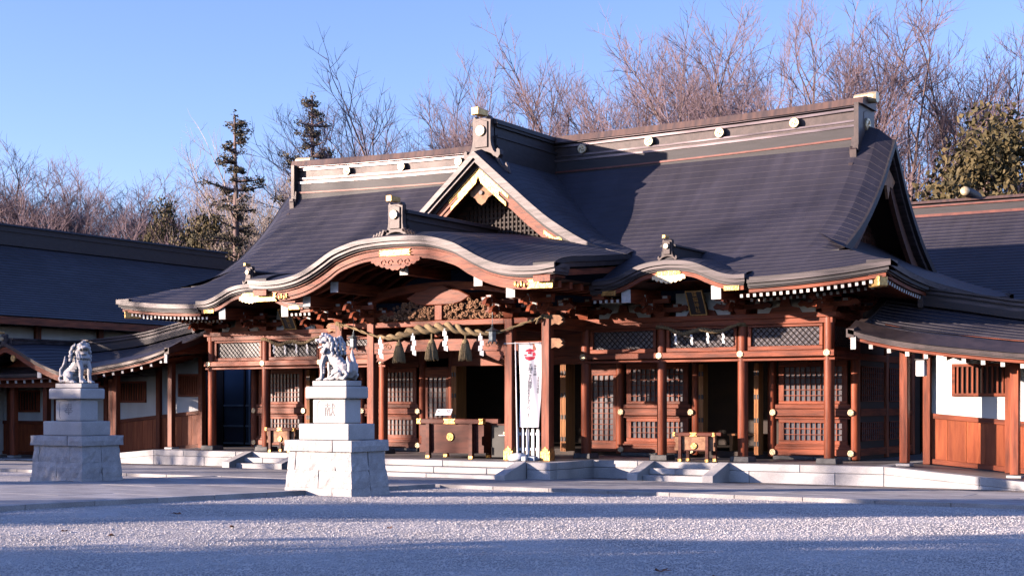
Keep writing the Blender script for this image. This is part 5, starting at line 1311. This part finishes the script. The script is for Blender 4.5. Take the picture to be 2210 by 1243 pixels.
for s, lab in ((-1, 'thin straw rope with paper streamers over the left side entrance'), (1, 'thin straw rope with paper streamers over the right side entrance')):
    r2 = thing('side_rope', lab, 'sacred rope', (s * KX, -.16, 3.0), 'ropes over the side entrances')
    mb = MB(); rope(mb, [(-.94, .0, .16), (-.7, -.03, .13), (-.5, -.04, .05), (-.3, -.05, .0), (-.05, -.05, .06), (.12, -.05, .08), (.35, -.05, .03), (.55, -.05, .04), (.72, -.04, .11), (.94, 0, .17)], lambda u: .022 + .026 * math.sin(math.pi * u) ** .7, .2, 3, 6); mb.build('rope_body', 'straw', r2, smooth=True)
    for x in (-.91, .91):
        mb = MB()
        for k in range(3): mb.tube([(x + .125 * math.cos(t), .16 + .125 * math.sin(t), .16 + .025 * (k - 1)) for t in np.linspace(0, 6.28, 15)], .014, 5)
        mb.build('rope_knot', 'straw', r2)
    for x, z in ((-.5, .0), (-.14, -.02), (.22, .0), (.56, -.01)): shide(r2, x, -.05, z, .5)
# ================================================================== small things
def name_board(s, lab):
    T = thing('name_board', lab, 'plaque', (s * KX, -.14, 3.40), 'name boards over the side entrances'); T.rotation_euler = (rad(30), 0, 0)
    mb = MB(); mb.bx(-.17, .17, 0, .03, 0, .52); mb.build('board_panel', 'lacquer', T)
    mb = MB()
    for x0, x1, z0, z1 in ((-.19, .19, -.02, .0), (-.19, .19, .52, .54), (-.19, -.17, 0, .52), (.17, .19, 0, .52)): mb.bx(x0, x1, -.02, .035, z0, z1)
    mb.build('board_frame', 'gold_old', T)
    for k, ch in enumerate('護國神社'):
        m_ = text_mesh(ch, .115, .002); m_.materials.append(M['gold']); o = put('lettering', m_, T, (0, -.004, .455 - .125 * k)); o.rotation_euler = (rad(90), 0, 0)
    mb = MB()
    for k in range(4): mb.cyl((-.15 + .1 * k, .01, -.02), (-.15 + .1 * k, .01, -.06), .012, .004, 5)
    mb.build('board_fringe', 'gold_old', T)
name_board(1, 'black name board with gilt characters under the right curved eave'); name_board(-1, 'black name board with gilt characters under the left curved eave')
def offering_box(xc, yc, w, h, d, lab, nm='offering_box', crest=True, wood='wood_red', low=.14, bodym=None):
    T = thing(nm, lab, 'offering box', (xc, yc, P))
    lw = .085 * (w / 1.5) ** .5; bw = w * .74
    mb = MB(); mb.bx(-bw / 2, bw / 2, -d / 2, d / 2, h * low, h * .86); mb.build('box_body', bodym or wood, T)
    mb = MB(); mb.bx(-bw / 2 - .01, bw / 2 + .01, -d / 2 - .012, d / 2 + .012, h * (low - .01), h * (low + .03)); mb.build('base_moulding', wood, T)
    mb = MB(); mb.box(0, 0, 0, w, .10 * (h / .85), .12 * h); rail = bevelled(mb.mesh('top_rail', wood), .008)
    for y in (-d / 2, d / 2): put('top_rail', rail, T, (0, y, h * .93))
    mb = MB(); n = 12
    for k in range(n): x = lerp(-bw / 2, bw / 2, (k + .5) / n); mb.cyl((x, -d / 2, h * .9), (x, d / 2, h * .9), .014, n=6)
    mb.build('top_bars', wood, T, kind='stuff')
    for sx in (-1, 1):
        for sy in (-1, 1):
            mb = MB(); mb.box(0, 0, (h * .87) / 2, lw, lw, h * .87, tz=.9); o = put('leg', mb.mesh('leg', wood), T, (sx * bw * .44, sy * (d / 2 + lw * .4), 0))
            mb = MB(); mb.box(0, 0, .03, lw * 1.06, lw * 1.06, .06); put('leg_shoe', mb.mesh('leg_shoe', 'gold'), T, (sx * bw * .44, sy * (d / 2 + lw * .4), 0))
        mb = MB(); mb.xz([(0, .16), (.10, .16), (.10, .34), (.075, .36), (.075, .56), (.10, .58), (.10, .86), (0, .86)][::sx], -d / 2 + .02, -d / 2 + .05, sx * bw / 2, 0, sx=sx)
        mb.v = [(x if abs(x) <= bw / 2 else sx * (bw / 2 + (abs(x) - bw / 2) * (w - bw) / .22), y, (low + (z - .16) * (.86 - low) / .70) * h) for x, y, z in mb.v]; mb.build('side_wing', bodym or wood, T)
        y = -d / 2 - .05 * (h / .85) - .008; hw = .11 * w / 1.8
        mb = MB(); a = sx * (w / 2 + .004); b = sx * (w / 2 - hw); t = h * .065
        mb.xz([(a, -t), (a, t), (b, t), (b + sx * .025, 0), (b, -t)][::-sx], y, y + .012, 0, h * .93); mb.box(a - sx * .003, -d / 2, h * .93, .012, .11 * (h / .85), t * 2.02); mb.build('rail_fitting', 'gold', T)
    mb = MB(); t = h * .065; y = -d / 2 - .05 * (h / .85) - .008; hw = .16 * w / 1.8; mb.xz([(-hw, -t), (-hw + .03, 0), (-hw, t), (hw, t), (hw - .03, 0), (hw, -t)], y, y + .012, 0, h * .93); mb.build('rail_fitting', 'gold', T)
    if crest: put('box_crest', crest_mesh(.085 * h / .85 + .01, 'gold'), T, (0, -d / 2 - .03, h * .54))
    return T
ob = offering_box(.22, -1.22, 1.72, .86, .62, 'long red brown offering box with gilt fittings under the porch')
offering_box(5.52, -.36, .92, .60, .34, 'small wooden offering box with gilt fittings at the right side steps', 'small_offering_box', wood='wood_red', low=.38, bodym='wood_carve')
offering_box(-5.45, -.36, .92, .60, .34, 'small wooden offering box with gilt fittings at the left side steps', 'small_offering_box', wood='wood_red', low=.38, bodym='wood_carve')
st = thing('notice_card', 'white handwritten card propped on the long offering box', 'notice', (-.06, -1.42, P + .93))
st.rotation_euler = (rad(-38), 0, rad(8))
mb = MB(); mb.bx(-.19, .19, 0, .006, 0, .17); mb.build('card', 'white_plastic', st)
mb = MB(); r_ = random.Random(9)
for k in range(9):
    x = -.15 + .037 * k
    mb.tube([(x + r_.uniform(-.01, .01), -.002, .145 - .012 * j) for j in range(r_.randint(4, 9))], .0035, 4)
for cx_, cz_ in ((-.11, .11), (.0, .06), (.1, .12)): mb.tube([(cx_ + .03 * math.cos(t), -.002, cz_ + .025 * math.sin(t)) for t in np.linspace(0, 5, 9)], .004, 4)
mb.build('handwriting', 'ink', st)
tb = thing('dark_side_stand', 'dark wooden stand with a white tray right of the long offering box', 'stand', (1.42, -1.15, P))
mb = MB(); mb.bx(-.26, .26, -.2, .2, .04, .72); mb.build('stand_body', 'lacquer', tb); mb = MB(); mb.bx(-.28, .28, -.22, .22, .72, .75); mb.build('stand_top', 'wood_red', tb)
mb = MB(); mb.bx(-.02, .26, -.30, -.205, .50, .52); mb.build('tray', 'white_plastic', tb); mb = MB(); mb.lathe([(0, 0), (.035, 0), (.04, .03), (.03, .06), (0, .06)], (.1, -.25, .52), 10); mb.build('cup', 'crest', tb)
# banner with stand, weights and a small picket barrier behind it
bn = thing('banner', 'tall white vertical banner with red disc and black writing on a pole', 'banner', (2.04, -1.72, P))
cf = lambda x, z: .04 * math.sin(x * 11 + z * 1.6) * (.35 + .65 * min(1, max(0, (2.42 - z) / .6))) + .008 * math.sin(x * 27 + z * 5) + .05 * x
xw = lambda x, z: .03 + x * (1 - .10 * max(0, min(1, (2.42 - z) / 1.7))) - .012 * math.sin(z * 2.4)
mb = MB(); Zs = frange(.69, 2.42, 42); Xs = frange(0, .52, 26)
mb.grid([[(xw(x, z), cf(x, z), z) for x in Xs] for z in Zs]); mb.grid([[(xw(x, z), cf(x, z) + .003, z) for x in Xs] for z in Zs]); mb.build('cloth', 'cloth', bn, smooth=True, fix=False)
def on_cloth(me, cx_, cz_, nm, m):
    for v in me.vertices:
        x, z = cx_ + v.co.x, cz_ + v.co.y; v.co = (xw(x, z), cf(x, z) - .0035, z)
    me.materials.clear(); me.materials.append(M[m]); put(nm, me, bn)
def subdiv_disc(r, hole=0.0, n=28, rings=4):
    mb = MB(); pts = [[(lerp(hole, r, i / rings) * math.cos(6.2832 * k / n), lerp(hole, r, i / rings) * math.sin(6.2832 * k / n), 0) for k in range(n + 1)] for i in range(rings + 1)]; mb.grid(pts); return mb
# red disc emblem, cut by pale bars as on the cloth
mb = MB()
for z0, z1, x0, x1 in ((.06, .125, -1, 1), (.015, .055, -.3, .3), (-.03, .01, -1, -.5), (-.125, -.04, -1, 1), (-.03, .05, .45, 1)):
    zz_ = frange(z0, z1, 5); 
    mb.grid([[(lerp(max(-math.sqrt(max(0, .125 ** 2 - z * z)), x0 * .125), min(math.sqrt(max(0, .125 ** 2 - z * z)), x1 * .125), i / 10), z, 0) for i in range(11)] for z in zz_])
on_cloth(mb.mesh('emblem', 'red_print', fix=False), .25, 2.20, 'emblem', 'red_print')
for (txt_, cx_, z0, size, dz_) in (('氏神さまの御神札をおまつりしましょう', .27, 1.96, .10, .074), ('神宮大麻', .365, 1.96, .06, .058), ('家庭の平安を', .45, 1.72, .062, .06), ('東京都神社庁', .13, 1.12, .068, .066)):
    for k, ch in enumerate(txt_): on_cloth(text_mesh(ch, size, 0, 'lettering'), cx_, z0 - dz_ * k, 'lettering', 'ink')
mb = MB(); mb.cyl((.0, -.012, .08), (-.05, -.012, 2.47), .015, .013, 8); mb.build('pole', 'white_plastic', bn)
mb = MB(); mb.cyl((-.34, -.012, 2.445), (.56, .01, 2.445), .009, n=6); mb.build('crossbar', 'white_plastic', bn)
mb = MB()
for x in (.03, .28, .53): mb.tube([(x, .02 * math.sin(t) - .0, 2.43 + .022 * math.cos(t)) for t in np.linspace(0, 6.28, 9)], .006, 4)
mb.build('loop', 'cloth', bn)
mb = MB(); mb.lathe([(0, 0), (.19, 0), (.20, .05), (.16, .13), (.05, .15), (0, .15)], (.02, -.02, 0), 18); put('stand_base', mb.mesh('stand_base', 'white_plastic', True), bn)
bar = thing('picket_barrier', 'low white picket barrier standing behind the banner foot', 'barrier', (2.20, -1.56, P))
for k in range(5):
    mb = MB(); mb.xz([(-.035, .0), (.035, 0), (.035, .62), (0, .68), (-.035, .62)], -.012, .012); put('picket', bevelled(mb.mesh('picket', 'white_plastic' if k != 1 else 'grey_plastic'), .004), bar, (-.26 + .125 * k, 0, .02))
for z in (.2, .52): mb = MB(); mb.bx(-.3, .28, .013, .03, z, z + .06); mb.build('rail', 'white_plastic', bar)
for x, y, w, m, lab in ((1.93, -1.78, .12, 'grey_plastic', 'grey blue weight left of the banner foot'), (2.34, -1.95, .10, 'white_plastic', 'small white weight block right of the banner foot'), (2.46, -1.80, .15, 'grey_plastic', 'flat grey weight between banner foot and right porch post')):
    mb = MB(); mb.box(0, 0, .045, w, w, .09); o = put('stand_weight', bevelled(mb.mesh('stand_weight', m), .015, 2), None, (x, y, P)); tag(o, lab, 'weight')
# bronze hanging lanterns
def lantern(x, y, z, lab, rod=.5):
    T = thing('hanging_lantern', lab, 'lantern', (x, y, z), 'bronze hanging lanterns'); n = 6
    mb = MB(); mb.lathe([(.075, 0), (.085, .01), (.085, .2), (.075, .21)], (0, 0, 0), n); mb.build('lantern_body', 'bronze', T)
    mb = MB(); mb.lathe([(.0, .30), (.02, .295), (.05, .26), (.15, .215), (.155, .205), (.07, .208)][::-1], (0, 0, 0), n); mb.build('lantern_roof', 'bronze', T)
    mb = MB(); mb.lathe([(.0, -.02), (.10, -.02), (.105, 0), (.08, .005)], (0, 0, 0), n)
    for k in range(n): a = 6.283 * k / n; mb.cyl((.085 * math.cos(a), .085 * math.sin(a), -.02), (.10 * math.cos(a), .10 * math.sin(a), -.06), .012, n=5)
    mb.build('lantern_foot', 'bronze', T)
    mb = MB(); mb.lathe([(.0, .30), (.022, .31), (.024, .33), (0, .36)], (0, 0, 0), 8); mb.cyl((0, 0, .34), (0, 0, .36 + rod), .007, n=5); mb.build('lantern_hook', 'bronze', T)
lantern(1.50, -1.86, 2.88, 'grey bronze lantern hanging at the right end of the thick rope'); lantern(-2.22, -1.80, 2.82, 'grey bronze lantern hanging beside the left porch posts', .9)
# low offering tables just inside the side doorway
it = thing('inner_altar_table', 'small wooden table inside the right doorway', 'table', (5.55, 2.3, P + .14))
mb = MB(); mb.bx(-.42, .42, -.2, .2, .34, .38); mb.build('table_top', 'wood_pale', it)
for sx in (-1, 1):
    mb = MB(); mb.xz([(-.03, 0), (.03, 0), (.045, .34), (-.045, .34)], -.18, .18, sx * .34, 0); mb.build('leg', 'wood_pale', it)
# ================================================================== trees
def prism3(mb, a, b, r0, r1):
    t = (b - a).normalized(); x = t.cross(Vector((.31, .87, .39)))
    if x.length < 1e-4: x = t.cross(Vector((1, 0, 0)))
    x.normalize(); y = t.cross(x); A = []
    for p, r in ((a, r0), (b, r1)):
        for k in range(3): an = 2.0944 * k; A.append(p + (x * math.cos(an) + y * math.sin(an)) * r)
    i = mb.add(A)
    for k in range(3): k2 = (k + 1) % 3; mb.face((i + k, i + k2, i + 3 + k2, i + 3 + k))
def zelkova(seed, H=16.0, fan=.5, trunk=.14, twigs=4, dens=1.0):
    """vase-shaped leafless crown: long ascending limbs with side branches down to fine twigs"""
    rnd = random.Random(seed); lm, tw = MB(), MB()
    def rot(d, ang):
        ax = d.cross(Vector((rnd.uniform(-1, 1), rnd.uniform(-1, 1), rnd.uniform(-1, 1))))
        if ax.length < 1e-3: ax = Vector((1, 0, 0))
        return (Matrix.Rotation(ang, 3, ax.normalized()) @ d).normalized()
    LEN = [0, .46, .27, .165, .10, .062, .042]; RAD = [.021, .0098, .0046, .0024, .0013, .0008, .00048]
    NCH = [0, 6, 5, 4, 4, 4, twigs]
    def grow(p, d, lv, k_=1.0):
        L = LEN[lv] * H * rnd.uniform(.75, 1.2) * k_; r0, r1 = RAD[lv] * H, RAD[lv] * H * .42; n = (6, 6, 4, 3, 3, 2, 2)[lv]; pts = [p]
        for k in range(n):
            d = (d + Vector((rnd.uniform(-1, 1), rnd.uniform(-1, 1), rnd.uniform(-.35, .85))) * (.10 if lv < 3 else .2)).normalized(); pts.append(pts[-1] + d * (L / n))
        mb = lm if lv < 4 else tw
        if lv < 3: mb.tube(pts, [lerp(r0, r1, k / n) for k in range(n + 1)], 5, False)
        else:
            for k in range(n): prism3(mb, pts[k], pts[k + 1], lerp(r0, r1, k / n), lerp(r0, r1, (k + 1) / n))
        if lv == 6: return
        for c in range(NCH[lv + 1]):
            if rnd.random() > dens: continue
            f = 1.0 if c == 0 else rnd.uniform(.3, .97)
            i = min(n - 1, int(f * n)); q = pts[i].lerp(pts[i + 1], f * n - i)
            dd_ = (pts[i + 1] - pts[i]).normalized(); a = rnd.uniform(.05, .25) if c == 0 else (rnd.uniform(.35, .75) if lv < 4 else rnd.uniform(.4, 1.0))
            nd = (rot(dd_, a) + Vector((0, 0, .12))).normalized(); grow(q, nd, lv + 1, 1.1 - .45 * f if c else .8)
    top = Vector((rnd.uniform(-.02, .02) * H, rnd.uniform(-.02, .02) * H, trunk * H)); lm.tube([(0, 0, -.3), (0, 0, .05 * H), top], [.030 * H, .023 * H, .02 * H], 8, False)
    ns = rnd.randint(4, 6); a0 = rnd.uniform(0, 6.28)
    for k in range(ns):
        a = a0 + 6.283 * k / ns + rnd.uniform(-.3, .3); t = fan * rnd.uniform(.45, 1.1) if k else .08
        grow(top.copy() + Vector((0, 0, rnd.uniform(-.03, .12) * H)), Vector((math.cos(a) * math.sin(t), math.sin(a) * math.sin(t), math.cos(t))), 1)
    zs = sorted(v[2] for v in tw.v); k_ = H / zs[int(len(zs) * .998)]
    for m_ in (lm, tw): m_.v = [(v[0] * k_, v[1] * k_, v[2] * k_) for v in m_.v]
    return lm, tw
def leaf_cloud(mb, c, r, n, size, rnd, flat=.7):
    for _ in range(n):
        while True:
            u = Vector((rnd.uniform(-1, 1), rnd.uniform(-1, 1), rnd.uniform(-1, 1)))
            if .25 < u.length < 1: break
        p = c + Vector((u.x * r, u.y * r, u.z * r * flat)); s = size * rnd.uniform(.6, 1.3)
        a = Vector((rnd.uniform(-1, 1), rnd.uniform(-1, 1), rnd.uniform(-.6, .6))).normalized(); b = a.cross(Vector((rnd.uniform(-1, 1), rnd.uniform(-1, 1), rnd.uniform(-1, 1))))
        if b.length < 1e-3: continue
        b.normalize(); i = mb.add([p - a * s, p + b * s * .45, p + a * s, p - b * s * .45]); mb.face((i, i + 1, i + 2, i + 3))
def conifer(seed, H=16.0, w=.25, leaves=30):
    rnd = random.Random(seed); lm, lf = MB(), MB(); lm.tube([(0, 0, -.3), (0, 0, H * .5), (.1, 0, H)], [.018 * H, .012 * H, .003 * H], 7, False)
    z = .28 * H
    while z < H * .985:
        t = (z / H - .28) / .72; R = w * H * (1 - t) ** 1.15 * rnd.uniform(.55, 1.15) + .02 * H; n = rnd.randint(4, 6)
        for k in range(n):
            a = rnd.uniform(0, 6.28); L = R * rnd.uniform(.35, 1.3); e = Vector((math.cos(a) * L, math.sin(a) * L, z + L * rnd.uniform(-.05, .35))); b = Vector((0, 0, z)); lm.tube([b, b.lerp(e, .6) - Vector((0, 0, .03 * L)), e], [.004 * H, .003 * H, .001 * H], 4, False)
            m = max(2, int(L / .38))
            for j in range(m):
                q = b.lerp(e, (j + 1) / m * .85 + .15) + Vector((rnd.uniform(-.15, .15), rnd.uniform(-.15, .15), rnd.uniform(-.1, .15))); leaf_cloud(lf, q, rnd.uniform(.16, .34), leaves, .08, rnd, .7)
        z += H * .03
    leaf_cloud(lf, Vector((.1, 0, H)), .16, 20, .09, rnd, 1.6); return lm, lf
def evergreen(seed, H=9.0, w=.42, blobs=120, leaves=90, size=.13, low=.12):
    rnd = random.Random(seed); lm, lf = MB(), MB(); lm.tube([(0, 0, -.3), (.1, 0, H * .4), (0, .1, H * .8)], [.03 * H, .02 * H, .006 * H], 7, False)
    for _ in range(blobs):
        t = rnd.uniform(low, 1.0); R = w * H * math.sin(math.pi * min(1, (t - low) / (1 - low) * .86 + .12)) ** .6; a = rnd.uniform(0, 6.28); rr = R * math.sqrt(rnd.uniform(.15, 1.0))
        c = Vector((rr * math.cos(a), rr * math.sin(a), t * H * .95)); leaf_cloud(lf, c, rnd.uniform(.07, .13) * H, leaves, size, rnd)
        if rnd.random() < .4: lm.tube([(0, 0, max(.2, t - .25) * H), c * .7 + Vector((0, 0, c.z * .3)), c], [.008 * H, .004 * H, .001 * H], 4, False)
    return lm, lf
def protos(fn, mats, seeds, **kw):
    out = []
    for s in seeds: a, b = fn(s, **kw); out.append((a.mesh('trunk', mats[0], True, False), b.mesh('crown', mats[1], False, False)))
    return out
Z_P = protos(zelkova, ('bark', 'twig'), (1, 2, 3, 4), H=16.0, fan=.80, twigs=5, dens=.92)
P_P = protos(zelkova, ('bark_pale', 'bark_pale'), (21,), H=16.0, fan=.42, twigs=2, dens=.8)
W_P = protos(zelkova, ('bark', 'twig'), (61, 62), H=16.0, fan=.6, twigs=2, dens=.62)
C_P = protos(conifer, ('bark', 'leaf_dk'), (31, 32), H=16.0)
E_P = protos(evergreen, ('bark', 'leaf_ol'), (41, 42), H=9.0)
O_P = protos(evergreen, ('bark', 'leaf_dk'), (51,), H=9.0, w=.28, blobs=110, leaves=70, size=.24, low=.0)
rt_ = random.Random(77)
def tree(kind, x, y, h, lab, group, k=0, wide=1.0, base=0.0):
    proto, H, nm, cat = {'z': (Z_P, 16.0, 'bare_tree', 'tree'), 'p': (P_P, 16.0, 'pale_bare_tree', 'tree'), 'w': (W_P, 16.0, 'bare_tree', 'tree'), 'c': (C_P, 16.0, 'conifer_tree', 'tree'), 'e': (E_P, 9.0, 'evergreen_tree', 'tree'), 'o': (O_P, 9.0, 'evergreen_tree', 'tree')}[kind]
    tm, cm_ = proto[k % len(proto)]; s = h / H 
    T = thing(nm, lab, cat, (x, y, base), group, rz=rt_.uniform(0, 6.28)); T.scale = (s * wide, s * wide, s)
    put('trunk', tm, T); put('crown', cm_, T); return T
ORD = ['first', 'second', 'third', 'fourth', 'fifth', 'sixth', 'seventh', 'eighth', 'ninth', 'tenth', 'eleventh', 'twelfth', 'thirteenth', 'fourteenth', 'fifteenth', 'sixteenth', 'seventeenth', 'eighteenth', 'nineteenth', 'twentieth', 'twenty-first', 'twenty-second', 'twenty-third', 'twenty-fourth', 'twenty-fifth', 'twenty-sixth', 'twenty-seventh', 'twenty-eighth', 'twenty-ninth', 'thirtieth']
BARE = [(-14, 38, 20.8), (-66, 46, 18.5), (-53.6, 44, 17.5), (-6.2, 36, 19.4), (-61, 40, 18.8), (-49.5, 43, 17.0), (-70, 44, 19.5), (-13.9, 34, 20.2), (-17.1, 35, 19.2), (-22.9, 36, 19.3), (-25.1, 34, 18.7), (-35.8, 42, 18.5), (-8.2, 33, 18.5), (-5, 30, 16.9), (-1.9, 28, 17.4), (.9, 27, 17.2), (3.6, 31, 16.5), (5.4, 30, 16.7), (-65.7, 42, 19.7), (-63.5, 38, 18.6), (-58.8, 43, 18), (-52.8, 40, 16.5), (-47, 40, 15.4), (-42.1, 46, 17.9), (-43.2, 38, 14.8), ]
def px_(t): dx, dy = t[0] - 17.65, t[1] + 27.412; return (dx * .8525 + dy * .5227) / (dy * .8525 - dx * .5227)
BARE.sort(key=px_)
for i, (x, y, h) in enumerate(BARE):
    tree('z', x, y, h, 'bare purple brown winter tree behind the roofs, %s from the left' % ORD[i], 'bare trees behind the shrine', i, (1.45 if x < -40 else 1.1) + .14 * math.sin(i * 2.1))
tree('p', -35.3, 33.0, 16.4, 'pale barked leafless tree beside the left conifer', 'pale bare trees', 0)
tree('p', -35.3, 35.0, 16.8, 'pale barked leafless tree just behind the other pale one', 'pale bare trees', 0, 1.1)
tree('c', -33.8, 29.0, 16.6, 'pointed dark conifer, the shorter left one of two', 'tall conifers', 0)
tree('c', -29.5, 30.0, 17.3, 'pointed dark conifer, the taller right one of two', 'tall conifers', 1)
tree('e', -44.2, 34.0, 13.6, 'tallest bronze green evergreen above the long dark roof at left', 'evergreens behind the shrine', 0, .34)
tree('e', -37.1, 30.0, 11.9, 'bronze green evergreen under the left conifer', 'evergreens behind the shrine', 1, .5)
tree('e', -36.5, 28.0, 9.2, 'low bronze green evergreen just above the end of the long dark roof', 'evergreens behind the shrine', 0, .6)
tree('e', -36.0, 31.0, 9.6, 'low bronze green evergreen against the left slope of the hall roof', 'evergreens behind the shrine', 1, .7)
tree('e', 6.3, 21.5, 11.4, 'tall olive evergreen behind the sanctuary roof at right', 'evergreens behind the shrine', 0, .62)
tree('e', 7.4, 21.0, 10.6, 'lower olive evergreen at the right edge behind the sanctuary', 'evergreens behind the shrine', 1, .8)
# trees west of the court whose shadows fall across the gravel and the roof
def nt(n, t): return (.695 * n + .719 * t, -.719 * n + .695 * t)
WEST = ['dense evergreen shading the front right gravel', 'dense evergreen shading the front gravel, farther south', 'southernmost dense evergreen beside the court', 'dense evergreen shading the middle band of gravel', 'low dense evergreen shading the far lion pedestal', 'dense evergreen shading the gabled gate at the left']
for k, (n, t, h, w) in enumerate(((20.7, -33, 11, .95), (24.3, -35, 12, 1.25), (30, -34, 12, 1.4), (13.1, -32, 8.6, .85), (4.9, -30, 5.9, 1.0), (-12.3, -33, 8.2, .9))):
    x, y = nt(n, t); tree('o', x, y, h, WEST[k], 'evergreens west of the court', 0, w)
for k, (n, t, h) in enumerate(((-9.5, -46, 19), (-5.5, -38, 17), (-1.0, -48, 19.5), (5.0, -52, 19))):
    x, y = nt(n, t); tree('z' if k == 0 else 'w', x, y, h, 'bare tree west of the court throwing branch shadows on the roof, ' + ['northernmost one', 'second from the north', 'third from the north', 'southernmost one'][k], 'bare trees west of the court', k, .8)
